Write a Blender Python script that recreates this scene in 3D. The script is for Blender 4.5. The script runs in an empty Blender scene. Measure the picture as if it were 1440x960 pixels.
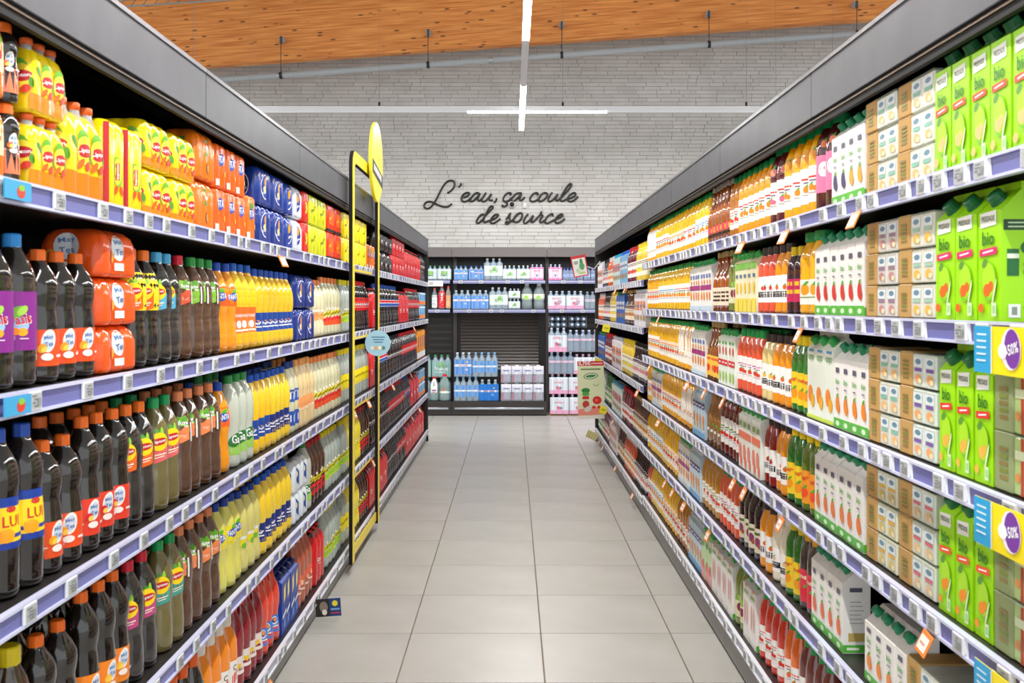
import bpy, math, random
from mathutils import Vector
random.seed(7)
S = bpy.context.scene
COL = S.collection
R_ = math.radians
# ------------------------------------------------------------------ camera, world, light
F, CX, CY, HC = 1390.0, 721.0, 427.0, 1.531
cd = bpy.data.cameras.new('camera'); cam = bpy.data.objects.new('camera', cd); COL.objects.link(cam)
cam.location = (0, 0, HC); cam.rotation_euler = (R_(90), 0, 0)
cd.sensor_width = 36; cd.lens = F / 1440 * 36
cd.shift_x = (720 - CX) / 1440; cd.shift_y = (CY - 480) / 1440
cd.clip_start = .05; cd.clip_end = 100
cd.dof.use_dof = True; cd.dof.focus_distance = 6.5; cd.dof.aperture_fstop = 9
S.camera = cam
W = bpy.data.worlds.new('world'); S.world = W; W.use_nodes = True
W.node_tree.nodes['Background'].inputs[0].default_value = (.93, .96, 1, 1)
W.node_tree.nodes['Background'].inputs[1].default_value = .9
S.view_settings.view_transform = 'Standard'; S.view_settings.look = 'None'
S.view_settings.gamma = 1; S.view_settings.use_curve_mapping = False
S.view_settings.exposure = 0.8

def area(name, x, y, z, sx, sy, power, col=(1, .985, .965)):
    l = bpy.data.lights.new(name, 'AREA'); l.shape = 'RECTANGLE'; l.size = sx; l.size_y = sy
    l.energy = power; l.color = col
    o = bpy.data.objects.new(name, l); COL.objects.link(o); o.location = (x, y, z); return o
LZ = 3.77                                    # height of the LED trunking
for (x, y0, y1) in ((.11, -4, 2.2), (.11, 2.2, 8.3), (.11, 10.08, 12.6), (-3.3, 1, 13.2), (3.3, 1, 13.2)):  # outer pair: unseen strips over neighbouring aisles, added for more light
    area('led_light', x, (y0 + y1) / 2, LZ - .035, .055, y1 - y0, 12 * (y1 - y0))
area('led_light_cross', .293, 11.85, LZ + .045, 1.6, .05, 18)

# ------------------------------------------------------------------ materials
def lin(h):
    h = h.lstrip('#'); out = []
    for i in (0, 2, 4):
        c = int(h[i:i+2], 16) / 255
        out.append(c / 12.92 if c <= .04045 else ((c + .055) / 1.055) ** 2.4)
    return (*out, 1)
MC = {}
KIND = {'matte': (.6, 0, .3), 'paper': (.38, 0, .4), 'gloss': (.2, 0, .5), 'film': (.16, 0, .5), 'liq': (.09, 0, .5),
        'metal': (.33, .85, .5), 'clear': (.06, 0, .5), 'plastic': (.32, 0, .4)}
def mat(h, kind='paper', alpha=None):
    k = (h, kind, alpha)
    if k in MC: return MC[k]
    m = bpy.data.materials.new(kind + '_' + h.lstrip('#')); m.use_nodes = True
    b = m.node_tree.nodes['Principled BSDF']
    r, me, sp = KIND[kind]
    b.inputs['Base Color'].default_value = lin(h); b.inputs['Roughness'].default_value = r
    b.inputs['Metallic'].default_value = me; b.inputs['Specular IOR Level'].default_value = sp
    if kind == 'liq': b.inputs['Coat Weight'].default_value = .8; b.inputs['Coat Roughness'].default_value = .04
    if alpha is not None: b.inputs['Alpha'].default_value = alpha
    if kind in ('liq', 'film'):                       # rippled plastic breaks up the highlights
        n = m.node_tree.nodes; L = m.node_tree.links; tc = n.new('ShaderNodeTexCoord'); nz = n.new('ShaderNodeTexNoise'); bp = n.new('ShaderNodeBump')
        nz.inputs['Scale'].default_value = 38 if kind == 'liq' else 30; nz.inputs['Detail'].default_value = 1.5
        bp.inputs['Strength'].default_value = .3 if kind == 'liq' else .45; bp.inputs['Distance'].default_value = .004
        L.new(tc.outputs['Object'], nz.inputs[0]); L.new(nz.outputs[0], bp.inputs['Height']); L.new(bp.outputs[0], b.inputs['Normal'])
    MC[k] = m; return m
def emit(h, s):
    k = (h, 'emit', s)
    if k in MC: return MC[k]
    m = bpy.data.materials.new('lamp_' + h.lstrip('#')); m.use_nodes = True
    b = m.node_tree.nodes['Principled BSDF']; b.inputs['Base Color'].default_value = lin(h)
    b.inputs['Emission Color'].default_value = lin(h); b.inputs['Emission Strength'].default_value = s
    MC[k] = m; return m
def noisy(name, c1, c2, scale, rough=.5, bump=0, stretch=(1, 1, 1), island=0, metal=0, detail=4, lo=.35, hi=.65, coords='Object'):
    m = bpy.data.materials.new(name); m.use_nodes = True; n = m.node_tree.nodes; L = m.node_tree.links
    b = n['Principled BSDF']; b.inputs['Roughness'].default_value = rough; b.inputs['Metallic'].default_value = metal
    tc = n.new('ShaderNodeTexCoord'); mp = n.new('ShaderNodeMapping'); mp.inputs['Scale'].default_value = stretch
    nz = n.new('ShaderNodeTexNoise'); nz.inputs['Scale'].default_value = scale; nz.inputs['Detail'].default_value = detail
    rp = n.new('ShaderNodeValToRGB'); rp.color_ramp.elements[0].color = lin(c1); rp.color_ramp.elements[1].color = lin(c2)
    rp.color_ramp.elements[0].position = lo; rp.color_ramp.elements[1].position = hi
    L.new(tc.outputs[coords], mp.inputs[0]); L.new(mp.outputs[0], nz.inputs[0]); L.new(nz.outputs[0], rp.inputs[0])
    out = rp.outputs[0]
    if island:
        g = n.new('ShaderNodeNewGeometry'); mr = n.new('ShaderNodeMapRange'); mr.inputs[3].default_value = 1 - island; mr.inputs[4].default_value = 1 + island
        mx = n.new('ShaderNodeMix'); mx.data_type = 'RGBA'; mx.blend_type = 'MULTIPLY'; mx.inputs[0].default_value = 1
        L.new(g.outputs['Random Per Island'], mr.inputs[0]); L.new(out, mx.inputs[6]); L.new(mr.outputs[0], mx.inputs[7]); out = mx.outputs[2]
    L.new(out, b.inputs['Base Color'])
    if bump:
        bp = n.new('ShaderNodeBump'); bp.inputs['Strength'].default_value = bump; bp.inputs['Distance'].default_value = .004
        L.new(nz.outputs[0], bp.inputs['Height']); L.new(bp.outputs[0], b.inputs['Normal'])
    return m
M_BRICK = noisy('painted_brick', '#c8c5c0', '#d2cfcb', 3, .7, .25, island=.055)
M_JOINT = noisy('mortar', '#8b8782', '#98948f', 9, .8)
M_TILE = noisy('floor_tile', '#a9a69f', '#b6b3ad', 2.2, .33, 0, detail=8, coords='Object')
M_GROUT = noisy('grout', '#7a6a58', '#8b7b68', 8, .8)
M_STEEL = noisy('brushed_fascia', '#4b4d53', '#55575d', 6, .4, 0, (1, .15, 1), metal=.4)
M_CEIL = noisy('roof_deck', '#d8d8d6', '#e4e4e2', 4, .7)
def wood():
    m = noisy('glulam_wood', '#cc722a', '#f0a050', 5, .5, .1, (.35, 1, 9), detail=6)
    n = m.node_tree.nodes; L = m.node_tree.links; b = n['Principled BSDF']
    tc = n.new('ShaderNodeTexCoord'); mp = n.new('ShaderNodeMapping'); mp.inputs['Scale'].default_value = (3.2, 3, 11)
    vo = n.new('ShaderNodeTexVoronoi'); vo.inputs['Scale'].default_value = 1.3
    rp = n.new('ShaderNodeValToRGB'); rp.color_ramp.elements[0].color = lin('#4a2408'); rp.color_ramp.elements[1].color = (1, 1, 1, 1)
    rp.color_ramp.elements[0].position = .09; rp.color_ramp.elements[1].position = .2
    mx = n.new('ShaderNodeMix'); mx.data_type = 'RGBA'; mx.blend_type = 'MULTIPLY'; mx.inputs[0].default_value = .85
    src = b.inputs['Base Color'].links[0].from_socket
    L.new(tc.outputs['Object'], mp.inputs[0]); L.new(mp.outputs[0], vo.inputs[0]); L.new(vo.outputs['Distance'], rp.inputs[0])
    L.new(src, mx.inputs[6]); L.new(rp.outputs[0], mx.inputs[7]); L.new(mx.outputs[2], b.inputs['Base Color'])
    return m
M_WOOD = wood()
DARK = mat('#1b1918', 'plastic'); DARKM = mat('#2b2827', 'plastic'); BLACK = mat('#0d0c0c', 'matte')
RAIL = mat('#7072ae', 'plastic'); RAILE = mat('#cdcfe8', 'plastic'); RAILW = mat('#b9bbcd', 'plastic'); RAILY = mat('#f2d51e', 'plastic')
WHITE = mat('#f4f4f2'); GREY = mat('#9a9a9c')

# ------------------------------------------------------------------ geometry collector
class Geo:
    def __init__(s): s.v = []; s.f = []; s.m = []; s.sm = []; s.mats = []
    def mi(s, m):
        if m not in s.mats: s.mats.append(m)
        return s.mats.index(m)
    def add(s, vs, fs, m, smooth=False):
        o = len(s.v); s.v += [tuple(p) for p in vs]; i = s.mi(m)
        for f in fs: s.f.append(tuple(o + k for k in f)); s.m.append(i); s.sm.append(smooth)
        return s
    def loft(s, rings, m, smooth=False, cap0=True, cap1=True):
        n = len(rings[0]); vs = [p for r in rings for p in r]; fs = []
        for a in range(len(rings) - 1):
            for i in range(n):
                j = (i + 1) % n; fs.append((a*n+i, a*n+j, (a+1)*n+j, (a+1)*n+i))
        s.add(vs, fs, m, smooth)
        o = len(s.v) - len(vs); k = s.mi(m)
        if cap0: s.f.append(tuple(o + i for i in reversed(range(n)))); s.m.append(k); s.sm.append(False)
        if cap1: s.f.append(tuple(o + (len(rings)-1)*n + i for i in range(n))); s.m.append(k); s.sm.append(False)
        return s
    def lathe(s, prof, m, seg=18, cx=0, cy=0, smooth=True):
        rings = [[(cx + r*math.cos(2*math.pi*i/seg), cy + r*math.sin(2*math.pi*i/seg), z) for i in range(seg)] for z, r in prof]
        return s.loft(rings, m, smooth)
    def box(s, x0, x1, y0, y1, z0, z1, m, b=0):
        if b <= 0:
            return s.loft([[(x0,y0,z),(x1,y0,z),(x1,y1,z),(x0,y1,z)] for z in (z0, z1)], m)
        def ring(z, i):
            a0, a1, c0, c1 = x0+i, x1-i, y0+i, y1-i
            return [(a0+b,c0,z),(a1-b,c0,z),(a1,c0+b,z),(a1,c1-b,z),(a1-b,c1,z),(a0+b,c1,z),(a0,c1-b,z),(a0,c0+b,z)]
        return s.loft([ring(z0, b), ring(z0+b, 0), ring(z1-b, 0), ring(z1, b)], m)
    def tube(s, pts, r, m, seg=6, smooth=True):
        pts = [Vector(p) for p in pts]; rings = []
        for i, p in enumerate(pts):
            t = (pts[min(i+1, len(pts)-1)] - pts[max(i-1, 0)]).normalized()
            up = Vector((0, 1, 0)) if abs(t.y) < .9 else Vector((0, 0, 1))
            a = t.cross(up).normalized(); b = t.cross(a)
            rings.append([p + (a*math.cos(2*math.pi*k/seg) + b*math.sin(2*math.pi*k/seg))*r for k in range(seg)])
        return s.loft(rings, m, smooth)
    def join(s, g, dx=0, dy=0, dz=0):
        o = len(s.v); s.v += [(x+dx, y+dy, z+dz) for x, y, z in g.v]
        mp = [s.mi(m) for m in g.mats]
        s.f += [tuple(o + k for k in f) for f in g.f]; s.m += [mp[k] for k in g.m]; s.sm += g.sm
        return s
    def mesh(s, name):
        me = bpy.data.meshes.new(name); me.from_pydata(s.v, [], s.f)
        for m in s.mats: me.materials.append(m)
        me.polygons.foreach_set('material_index', s.m); me.polygons.foreach_set('use_smooth', s.sm); me.update()
        return me
def link(name, data, parent=None, loc=(0, 0, 0), rz=0):
    o = bpy.data.objects.new(name, data); COL.objects.link(o); o.location = loc; o.rotation_euler = (0, 0, rz)
    if parent: o.parent = parent
    return o
def tag(o, label, cat, group=None):
    n = len(label.split()); assert 4 <= n <= 16, (n, label)
    o['label'] = label; o['category'] = cat
    if group: o['group'] = group
    return o
def struct(o): o['kind'] = 'structure'; return o

# ------------------------------------------------------------------ flat print laid on a surface
TC = {}
def text_tris(s):
    if s in TC: return TC[s]
    c = bpy.data.curves.new('t', 'FONT'); c.body = s; c.size = 1; c.resolution_u = 2; c.align_x = 'CENTER'; c.offset = .018
    o = bpy.data.objects.new('t', c); COL.objects.link(o)
    dg = bpy.context.evaluated_depsgraph_get(); me = bpy.data.meshes.new_from_object(o.evaluated_get(dg))
    vs = [(v.co.x, v.co.y) for v in me.vertices]; fs = [tuple(p.vertices) for p in me.polygons]
    bpy.data.objects.remove(o); bpy.data.curves.remove(c); bpy.data.meshes.remove(me)
    xs = [v[0] for v in vs]; ys = [v[1] for v in vs]
    TC[s] = (vs, fs, min(xs), max(xs), min(ys), max(ys)); return TC[s]
class Print:
    """draws flat print through surf(u, v, off) -> xyz"""
    def __init__(s, surf, off=.0004): s.g = Geo(); s.surf = surf; s.off = off; s.du = 0
    def _put(s, vs, fs, h, kind='paper'):
        s.g.add([s.surf(u + s.du, v, s.off) for u, v in vs], fs, mat(h, kind) if isinstance(h, str) else h)
        s.off += .00022
    def rect(s, u0, v0, u1, v1, h, slant=0, kind='paper'):
        nu = max(1, int(abs(u1-u0)/.011)); nv = max(1, int(abs(v1-v0)/.025)); vs = []; fs = []
        for j in range(nv+1):
            for i in range(nu+1):
                t = i/nu; vs.append((u0 + (u1-u0)*t, v0 + (v1-v0)*j/nv + slant*(t-.5)))
        for j in range(nv):
            for i in range(nu):
                a = j*(nu+1)+i; fs.append((a, a+1, a+nu+2, a+nu+1))
        s._put(vs, fs, h, kind); return s
    def ell(s, cu, cv, ru, rv, h, rot=0):
        n = 16; vs = [(cu, cv)]; fs = []; c, d = math.cos(R_(rot)), math.sin(R_(rot)); nr = 3 if max(ru, rv) > .012 else 1
        for k in range(1, nr+1):
            for i in range(n):
                a = 2*math.pi*i/n; x, y = ru*k/nr*math.cos(a), rv*k/nr*math.sin(a)
                vs.append((cu + x*c - y*d, cv + x*d + y*c))
        for i in range(n): fs.append((0, 1+i, 1+(i+1) % n))
        for k in range(1, nr):
            for i in range(n):
                j = (i+1) % n; a = 1+(k-1)*n; b = 1+k*n; fs.append((a+i, b+i, b+j, a+j))
        s._put(vs, fs, h); return s
    def text(s, t, cu, cv, hgt, h, w=None, rot=0, shear=0):
        vs, fs, x0, x1, y0, y1 = text_tris(t); k = hgt/(y1-y0); kx = w/(x1-x0) if w else k
        c, d = math.cos(R_(rot)), math.sin(R_(rot)); out = []
        for x, y in vs:
            x = (x-(x0+x1)/2)*kx; y = (y-(y0+y1)/2)*k; x += shear*y
            out.append((cu + x*c - y*d, cv + x*d + y*c))
        s.off += .0003; s._put(out, fs, h); return s
    def fruit(s, cu, cv, r, h, h2='#6bb02a'):
        s.ell(cu, cv, r, r*.92, h); s.ell(cu + r*.35, cv - r*.15, r*.55, r*.6, h2 if h2 == '#fff3d0' else h)
        s.ell(cu + r*.3, cv + r*1.0, r*.6, r*.24, '#5da62c', 35); return s

# ------------------------------------------------------------------ bottle and pack builders
PROF = {
 'tea': [(0,.55),(.008,.82),(.03,.96),(.07,1),(.2,1),(.24,.975),(.28,.985),(.34,.93),(.4,.9),(.46,.95),(.52,1),(.64,1),(.7,.965),(.77,.83),(.84,.6),(.89,.41),(.92,.36),(.935,.36)],
 'may': [(0,.6),(.02,.94),(.06,1),(.085,.97),(.11,1),(.4,1),(.43,.97),(.5,.94),(.55,.89),(.58,.89),(.63,.96),(.69,1),(.76,.96),(.83,.74),(.89,.47),(.92,.37),(.935,.36)],
 'oasis': [(0,.6),(.02,.94),(.05,1),(.09,.955),(.12,1),(.15,.955),(.18,1),(.23,.985),(.62,.985),(.645,1),(.67,.95),(.7,.98),(.76,.88),(.83,.66),(.89,.43),(.92,.36),(.935,.36)],
 'wavy': [(0,.6),(.03,.95),(.1,1),(.2,.98),(.28,.9),(.36,.85),(.43,.9),(.52,1),(.62,1),(.7,.94),(.78,.78),(.86,.52),(.91,.37),(.935,.36)],
 'soda': [(0,.5),(.03,.95),(.08,1),(.3,1),(.32,.97),(.56,.97),(.58,1),(.67,.96),(.77,.76),(.86,.48),(.91,.36),(.935,.36)],
 'juice': [(0,.8),(.015,.96),(.04,1),(.48,1),(.5,.98),(.6,1),(.68,.99),(.76,.9),(.83,.7),(.88,.56),(.92,.52)],
 'glass': [(0,.85),(.01,1),(.42,1),(.52,.93),(.6,.72),(.68,.5),(.78,.4),(.95,.37)],
 'smooth': [(0,.8),(.015,.98),(.05,1),(.6,1),(.7,.96),(.78,.82),(.85,.58),(.89,.5),(.91,.5)],
 'jug': [(0,.85),(.02,1),(.25,1),(.27,.96),(.36,.96),(.38,1),(.6,1),(.66,.97),(.76,.78),(.86,.46),(.92,.36)],
}
def radius(prof, R, H):
    pts = [(z*H, r*R) for z, r in prof]
    def f(v):
        for (a, ra), (b, rb) in zip(pts, pts[1:]):
            if a <= v <= b: return ra + (rb-ra)*(v-a)/max(1e-6, b-a)
        return pts[-1][1]
    return f
class Product: pass
PRODS = {}
def make(key, name, cat, look, parts, w, d, h, toe=0):
    p = Product(); p.key, p.name, p.cat, p.look, p.w, p.d, p.h, p.toe = key, name, cat, look, w, d, h, toe
    p.geos = [(n, g) for n, g in parts if g and g.v]; p.meshes = None; p.joined = {}; p.label_geo = None; p.labels = {}
    PRODS[key] = p; return p
def bottle(key, name, cat, look, R, H, shape, liquid, cap, draw, band=None, fill=None, seg=20, toe=35, reps=(0, 180), capr=None, fillz=None, seal=None):
    """liquid: (hex, alpha); band: (v0, v1, hex) wrap label; draw(P, R, H) prints one face"""
    pr = PROF[shape]; rf = radius(pr, R, H); g = Geo()
    m = mat(liquid[0], 'liq', liquid[1] if len(liquid) > 1 else None)
    prof = [(z*H, r*R) for z, r in pr]
    g.lathe(prof, m, seg)
    cz = prof[-1][0]; cr = capr or (R*.56 if shape in ('juice', 'smooth') else max(.0155, R*.39))
    c = Geo(); cm = mat(cap, 'plastic'); ns = 16
    rings = []
    for z, rr in ((cz - .012, cr*.96), (cz - .006, cr), (H - .003, cr*.98), (H, cr*.86)):
        rings.append([(rr*(1 if i % 2 else .975)*math.cos(2*math.pi*i/ns), rr*(1 if i % 2 else .975)*math.sin(2*math.pi*i/ns), z) for i in range(ns)])
    c.loft(rings, cm)
    def surf(u, v, off):
        a = u/R; r = rf(v) + off; return (r*math.sin(a), -r*math.cos(a), v)
    full = math.pi*R
    def label_geo(turn):
        P = Print(surf, .0005)
        for b in (band or []):
            P.rect(-full, b[0]*H, full, b[1]*H, b[2], kind='paper')
        if not band: P.rect(-full, .1*H, full, .88*H, mat('#ffffff', 'clear', .02))
        base = P.off
        for a in reps:
            P.off = base; P.du = R_(a + turn)*R; draw(P, R, H)
        return P.g
    p = make(key, name, cat, look, [('body', g), ('cap', c)], 2*R + .003, 2*R + .003, H, toe)
    p.label_geo = label_geo
    return p
def scallop(u, hw, r):
    n = max(1, round(hw/r)); p = 2*hw/n; t = ((u + hw) % p)/p - .5
    return .26*r*(1 - math.cos(math.pi*t*1.0))
def pack(key, name, cat, look, nx, ny, r, h, color, draw, shoulder=.5, caps=None, kind='film', alpha=None, bottom=None, side=None, clip=None):
    """shrink film pack of nx by ny cans or bottles"""
    hw, hd = nx*r, ny*r; g = Geo(); m = mat(color, kind, alpha)
    out = []
    def edge(n, half, fn):
        k = n*6
        return [fn(-half + 2*half*i/k) for i in range(k)]
    c = .35*r
    def lim(u, half): return max(-half + c, min(half - c, u))
    out += edge(nx, hw, lambda u: (lim(u, hw), -hd + scallop(u, hw, r)))
    out += edge(ny, hd, lambda u: (hw - scallop(u, hd, r), lim(u, hd)))
    out += edge(nx, hw, lambda u: (lim(-u, hw), hd - scallop(u, hw, r)))
    out += edge(ny, hd, lambda u: (-hw + scallop(u, hd, r), lim(-u, hd)))
    def ring(z, k): return [(x*(1 - k/hw), y*(1 - k/hd), z) for x, y in out]
    sh = shoulder*r
    body = [ring(0, .25*r), ring(.12*r, .05*r), ring(.3*r, 0), ring(h - sh*1.2, 0), ring(h - sh*.5, sh*.25), ring(h - sh*.12, sh*.62), ring(h, sh)]
    g.loft(body, m, True)
    def surf(u, v, off):
        u = max(-hw, min(hw, u)); z1 = h - sh*1.2; k = 0
        if v > z1: t = (v - z1)/(sh*1.2); k = sh*.8*t*t
        return (u, -(hd - k) + scallop(u, hw, r) - off, v)
    P = Print(surf, .0006)
    if bottom: P.rect(-hw, .006, hw, bottom[0]*h, bottom[1], kind='film')
    draw(P, hw, h)
    side = side or draw
    parts = [('film_wrap', g), ('printed_front', P.g)]
    def sidesurf(sgn):
        return lambda u, v, off: (sgn*(hw + off - scallop(u, hd, r)), sgn*u, v)
    if side:
        for sg in (-1, 1):
            Q = Print(sidesurf(sg), .0006); side(Q, hd, h); parts.append(('printed_side', Q.g))
    H = h
    if caps:
        cg = Geo(); cm = mat(caps[0], 'plastic'); cr = caps[1]
        for i in range(nx):
            for j in range(ny):
                x = -hw + r*(2*i+1); y = -hd + r*(2*j+1)
                cg.lathe([(h - .03, r*.7), (h - .004, r*.42), (h + .004, cr*.9)], mat('#d8dfe2', 'clear', .5) if len(caps) < 4 else mat(caps[3], 'liq'), 10, x, y)
                cg.lathe([(h + .003, cr), (h + caps[2] - .002, cr), (h + caps[2], cr*.85)], cm, 10, x, y)
        parts.append(('bottle_caps', cg)); H = h + caps[2]
    if clip: parts.append(clip(hw, hd, h))
    return make(key, name, cat, look, parts, 2*hw + .003, 2*hd + .003, H)
def carton(key, name, cat, look, w, d, h, color, cap, draw, top='slant', side=None, capr=.014, rise=.03):
    """drink carton: front is -y. slant: single sloped top with cap; gable: ridge roof"""
    g = Geo(); m = mat(color, 'paper'); x = w/2; y = d/2
    if top == 'slant':
        zf, zb = h - rise, h
        g.add([(-x,-y,0),(x,-y,0),(x,y,0),(-x,y,0),(-x,-y,zf),(x,-y,zf),(x,y*.2,zb),(-x,y*.2,zb),(x,y,zb),(-x,y,zb)],
              [(3,2,1,0),(0,1,5,4),(1,2,8,6,5),(2,3,9,8),(3,0,4,7,9),(4,5,6,7),(7,6,8,9)], m)
        cpos = Vector((0, -y*.3, h - rise*.6*.75 + rise*.08)); nrm = Vector((0, -rise, 1.2*y)).normalized()
    else:
        zf = h - .045; zr = h
        g.add([(-x,-y,0),(x,-y,0),(x,y,0),(-x,y,0),(-x,-y,zf),(x,-y,zf),(x,y,zf),(-x,y,zf),(-x,0,zr),(x,0,zr)],
              [(3,2,1,0),(0,1,5,4),(1,2,6,5),(2,3,7,6),(3,0,4,7),(4,5,9,8),(6,7,8,9),(5,6,9),(7,4,8)], m)
        g.box(-x, x, -.003, .003, zr - .002, zr + .012, m)
        cpos = Vector((0, -y*.5, (zf + zr)/2)); nrm = Vector((0, -(zr - zf), y)).normalized()
    g.box(-x*.98, x*.98, -y*1.004, -y*.99, h*.999 - rise if top == 'slant' else zf, (h - rise if top == 'slant' else zf) + .002, m)
    c = Geo(); cm = mat(cap, 'plastic'); t1 = Vector((1, 0, 0)); t2 = nrm.cross(t1); rings = []
    for k, rr in ((0, capr*1.15), (.006, capr*1.1), (.0065, capr), (.02, capr*.97), (.022, capr*.8)):
        rings.append([cpos + nrm*k + (t1*math.cos(2*math.pi*i/14) + t2*math.sin(2*math.pi*i/14))*rr for i in range(14)])
    c.loft(rings, cm)
    P = Print(lambda u, v, off: (u, -y - off, v), .0012); draw(P, x, h)
    parts = [('body', g), ('cap', c), ('printed_front', P.g)]
    if side:
        for sg in (-1, 1):
            Q = Print(lambda u, v, off, sg=sg: (sg*(x + off), sg*u, v), .0006); side(Q, y, h); parts.append(('printed_side', Q.g))
    return make(key, name, cat, look, parts, w + .0015, d + .002, h + (.012 if top != 'slant' else .006))
def tray(key, look, w, d, h, board, face, draw, n=2):
    """cardboard sleeve holding small drink cartons: sleeve on one third of the front"""
    x = w/2; y = d/2; sl = w*.36; s = Geo()
    s.box(-x, -x + sl, -y, y, 0, h, mat(board, 'matte'), .003)
    P = Print(lambda u, v, off: (u, -y - off, v), .0008)
    for i in range(5):
        P.rect(-x + sl*.3, h*(.2 + .12*i), -x + sl*.75, h*(.27 + .12*i), '#7d8a3c' if i % 2 else '#8c7a44')
    s.join(P.g); parts = [('sleeve', s)]
    cw = (w - sl)/n
    for i in range(n):
        g = Geo(); a = -x + sl + cw*i
        g.box(a + .0006, a + cw - .0006, -y + .002, y - .002, .001, h - .004, mat(face, 'gloss'), .003)
        Q = Print(lambda u, v, off, a=a: (a + cw/2 + u, -y + .002 - off, v), .0008); draw(Q, cw/2, h); g.join(Q.g)
        parts.append(('small_carton', g))
    f = Geo(); f.box(-x, x, -y, y, h - .004, h - .002, mat('#dfe9d8', 'clear', .35)); parts.append(('film_lid', f))
    return make(key, 'juice_carton_multipack', 'carton pack', look, parts, w + .003, d + .002, h)

# ================================================================== THE SETTING
def px_at(x, y, Y): return ((x - CX)*Y/F, Y, HC - (y - CY)*Y/F)
# floor: slab of grout with single tiles on it
g = Geo(); g.box(-14, 14, -6, 14.3, -.06, -.006, M_GROUT); floor = struct(link('floor', g.mesh('floor')))
g = Geo(); g.box(.0022, .5978, .0035, .5965, -.006, 0, M_TILE, .001); tile_me = g.mesh('tile')
TX0, TY0 = -.4705, 4.596
for i in range(-3, 5):
    for j in range(-6, 16):
        link('tile', tile_me, floor, (TX0 + .6015*i, TY0 + .6*j, 0))
g = Geo()
for (a, b, c, d) in ((-14, TX0 - 1.8045, -6, 14.2), (TX0 + 3.0075, 14, -6, 14.2), (TX0 - 1.8045, TX0 + 3.0075, -6, TY0 - 3.6)):
    g.box(a, b, c, d, -.006, -.0005, M_TILE)
o = link('outer_paving', g.mesh('outer_paving'), floor); o['kind'] = 'stuff'
# back wall faced with thin light bricks
WY = 14.2
g = Geo(); g.box(-14, 14, WY, WY + .2, 0, 6.6, M_JOINT); wall = struct(link('wall_back', g.mesh('wall_back')))
g = Geo(); z = 1.9; row = 0; rnd = random.Random(3)
while z < 6.0:
    x = -6.2 - rnd.random()*.3
    while x < 6.2:
        w = rnd.choice((.12, .19, .2, .24, .26, .3, .38)); k = .006 + rnd.random()*.006; s = rnd.uniform(-.004, .004)
        x0, x1, z0, z1 = x + .0025, x + w - .0025, z + .0025, z + .0525
        y0 = WY - k
        g.add([(x0, y0, z0), (x1, y0, z0), (x1 + s, y0, z1), (x0 + s, y0, z1), (x0, WY, z0), (x1, WY, z0), (x1 + s, WY, z1), (x0 + s, WY, z1)],
              [(0,1,2,3),(1,5,6,2),(5,4,7,6)[::1],(4,0,3,7),(3,2,6,7),(4,5,1,0)], M_BRICK)
        x += w
    z += .055; row += 1
o = link('brick_facing', g.mesh('brick_facing'), wall); o['kind'] = 'stuff'
# roof deck above and sloping glued timber beam
SL = math.atan(.0702)
g = Geo(); g.box(-14, 14, -6, 14.4, 6.5, 6.6, M_CEIL); struct(link('ceiling', g.mesh('ceiling')))
BY = 13.2
bx, _, bz = px_at(721, 62.5, BY)
g = Geo(); g.box(-10, 10, 0, .16, 0, 1.5, M_WOOD, .006)
beam = struct(link('trim_beam', g.mesh('trim_beam'), None, (0, BY, bz))); beam.rotation_euler = (0, -SL, 0)

# ================================================================== PRODUCTS
def d_none(P, R, H): pass
def lipton(v, s, accent, band2=None):
    def f(P, R, H):
        V = v*H
        P.ell(0, V + s*.55, s*.3, s*.75, '#4d9e2f', 25); P.ell(-s*.45, V + s*.35, s*.26, s*.7, '#7fbf32', 50); P.ell(s*.3, V + s*.8, s*.2, s*.6, '#8fc83a', -5)
        P.rect(-s*1.05, V - s*2.0, s*1.05, V - s*.35, accent, slant=s*.5)
        P.ell(0, V, s*.95, s*.88, '#ffd914'); P.ell(0, V, s*.86, s*.36, '#c3262c', 8); P.text('Lipton', 0, V, s*.36, '#ffffff', s*1.35, 8)
        P.rect(-s*.7, V - s*1.3, s*.7, V - s*1.18, '#fff4e0', slant=s*.2); P.rect(-s*.6, V - s*1.55, s*.5, V - s*1.45, '#fff4e0', slant=s*.2)
    return f
def fuze(v, s, col):
    def f(P, R, H):
        V = v*H
        P.rect(-s*.8, V + s*.2, s*.8, V + s*1.2, '#8ac43a', slant=-s*.3); P.ell(s*.2, V + s*1.0, s*.5, s*.4, '#5a9a28', 30)
        P.text('fuze', 0, V + s*.62, s*.45, '#ffffff', s*1.25); P.text('tea', s*.3, V + s*.2, s*.25, '#ffffff')
        P.rect(-s*.75, V - s*1.6, s*.75, V - s*.1, col, slant=s*.5); P.ell(s*.25, V - s*.35, s*.55, s*.45, col)
        P.rect(-s*.5, V - s*.9, s*.4, V - s*.82, '#fbe3cf'); P.rect(-s*.5, V - s*1.1, s*.3, V - s*1.04, '#fbe3cf'); P.rect(s*.9, V - s*1.6, s*1.15, V + s*.6, '#e8e8e4')
    return f
def may(v, s, fruit):
    def f(P, R, H):
        V = v*H
        P.ell(s*.2, V + s*.35, s*.62, s*.95, '#fdf3ea', -12); P.ell(s*.2, V + s*.35, s*.48, s*.72, '#cfdcec', -12)
        P.text('May', s*.2, V + s*.62, s*.42, '#5c7fb0', s*.8, 10); P.text('Tea', s*.2, V + s*.1, s*.38, '#5c7fb0', s*.7, 10)
        P.ell(-s*.35, V - s*.25, s*.32, s*.4, fruit, -30); P.ell(-s*.2, V - s*.35, s*.2, s*.26, '#ffd24a', -30)
        P.ell(s*.05, V - s*.95, s*.5, s*.3, '#f4ece4'); P.rect(-s*1.4, V - s*.85, -s*.8, V - s*.75, '#fbe7d6')
        P.rect(s*.85, V - s*1.0, s*1.5, V - s*.8, '#f2efe8')
    return f
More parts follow.
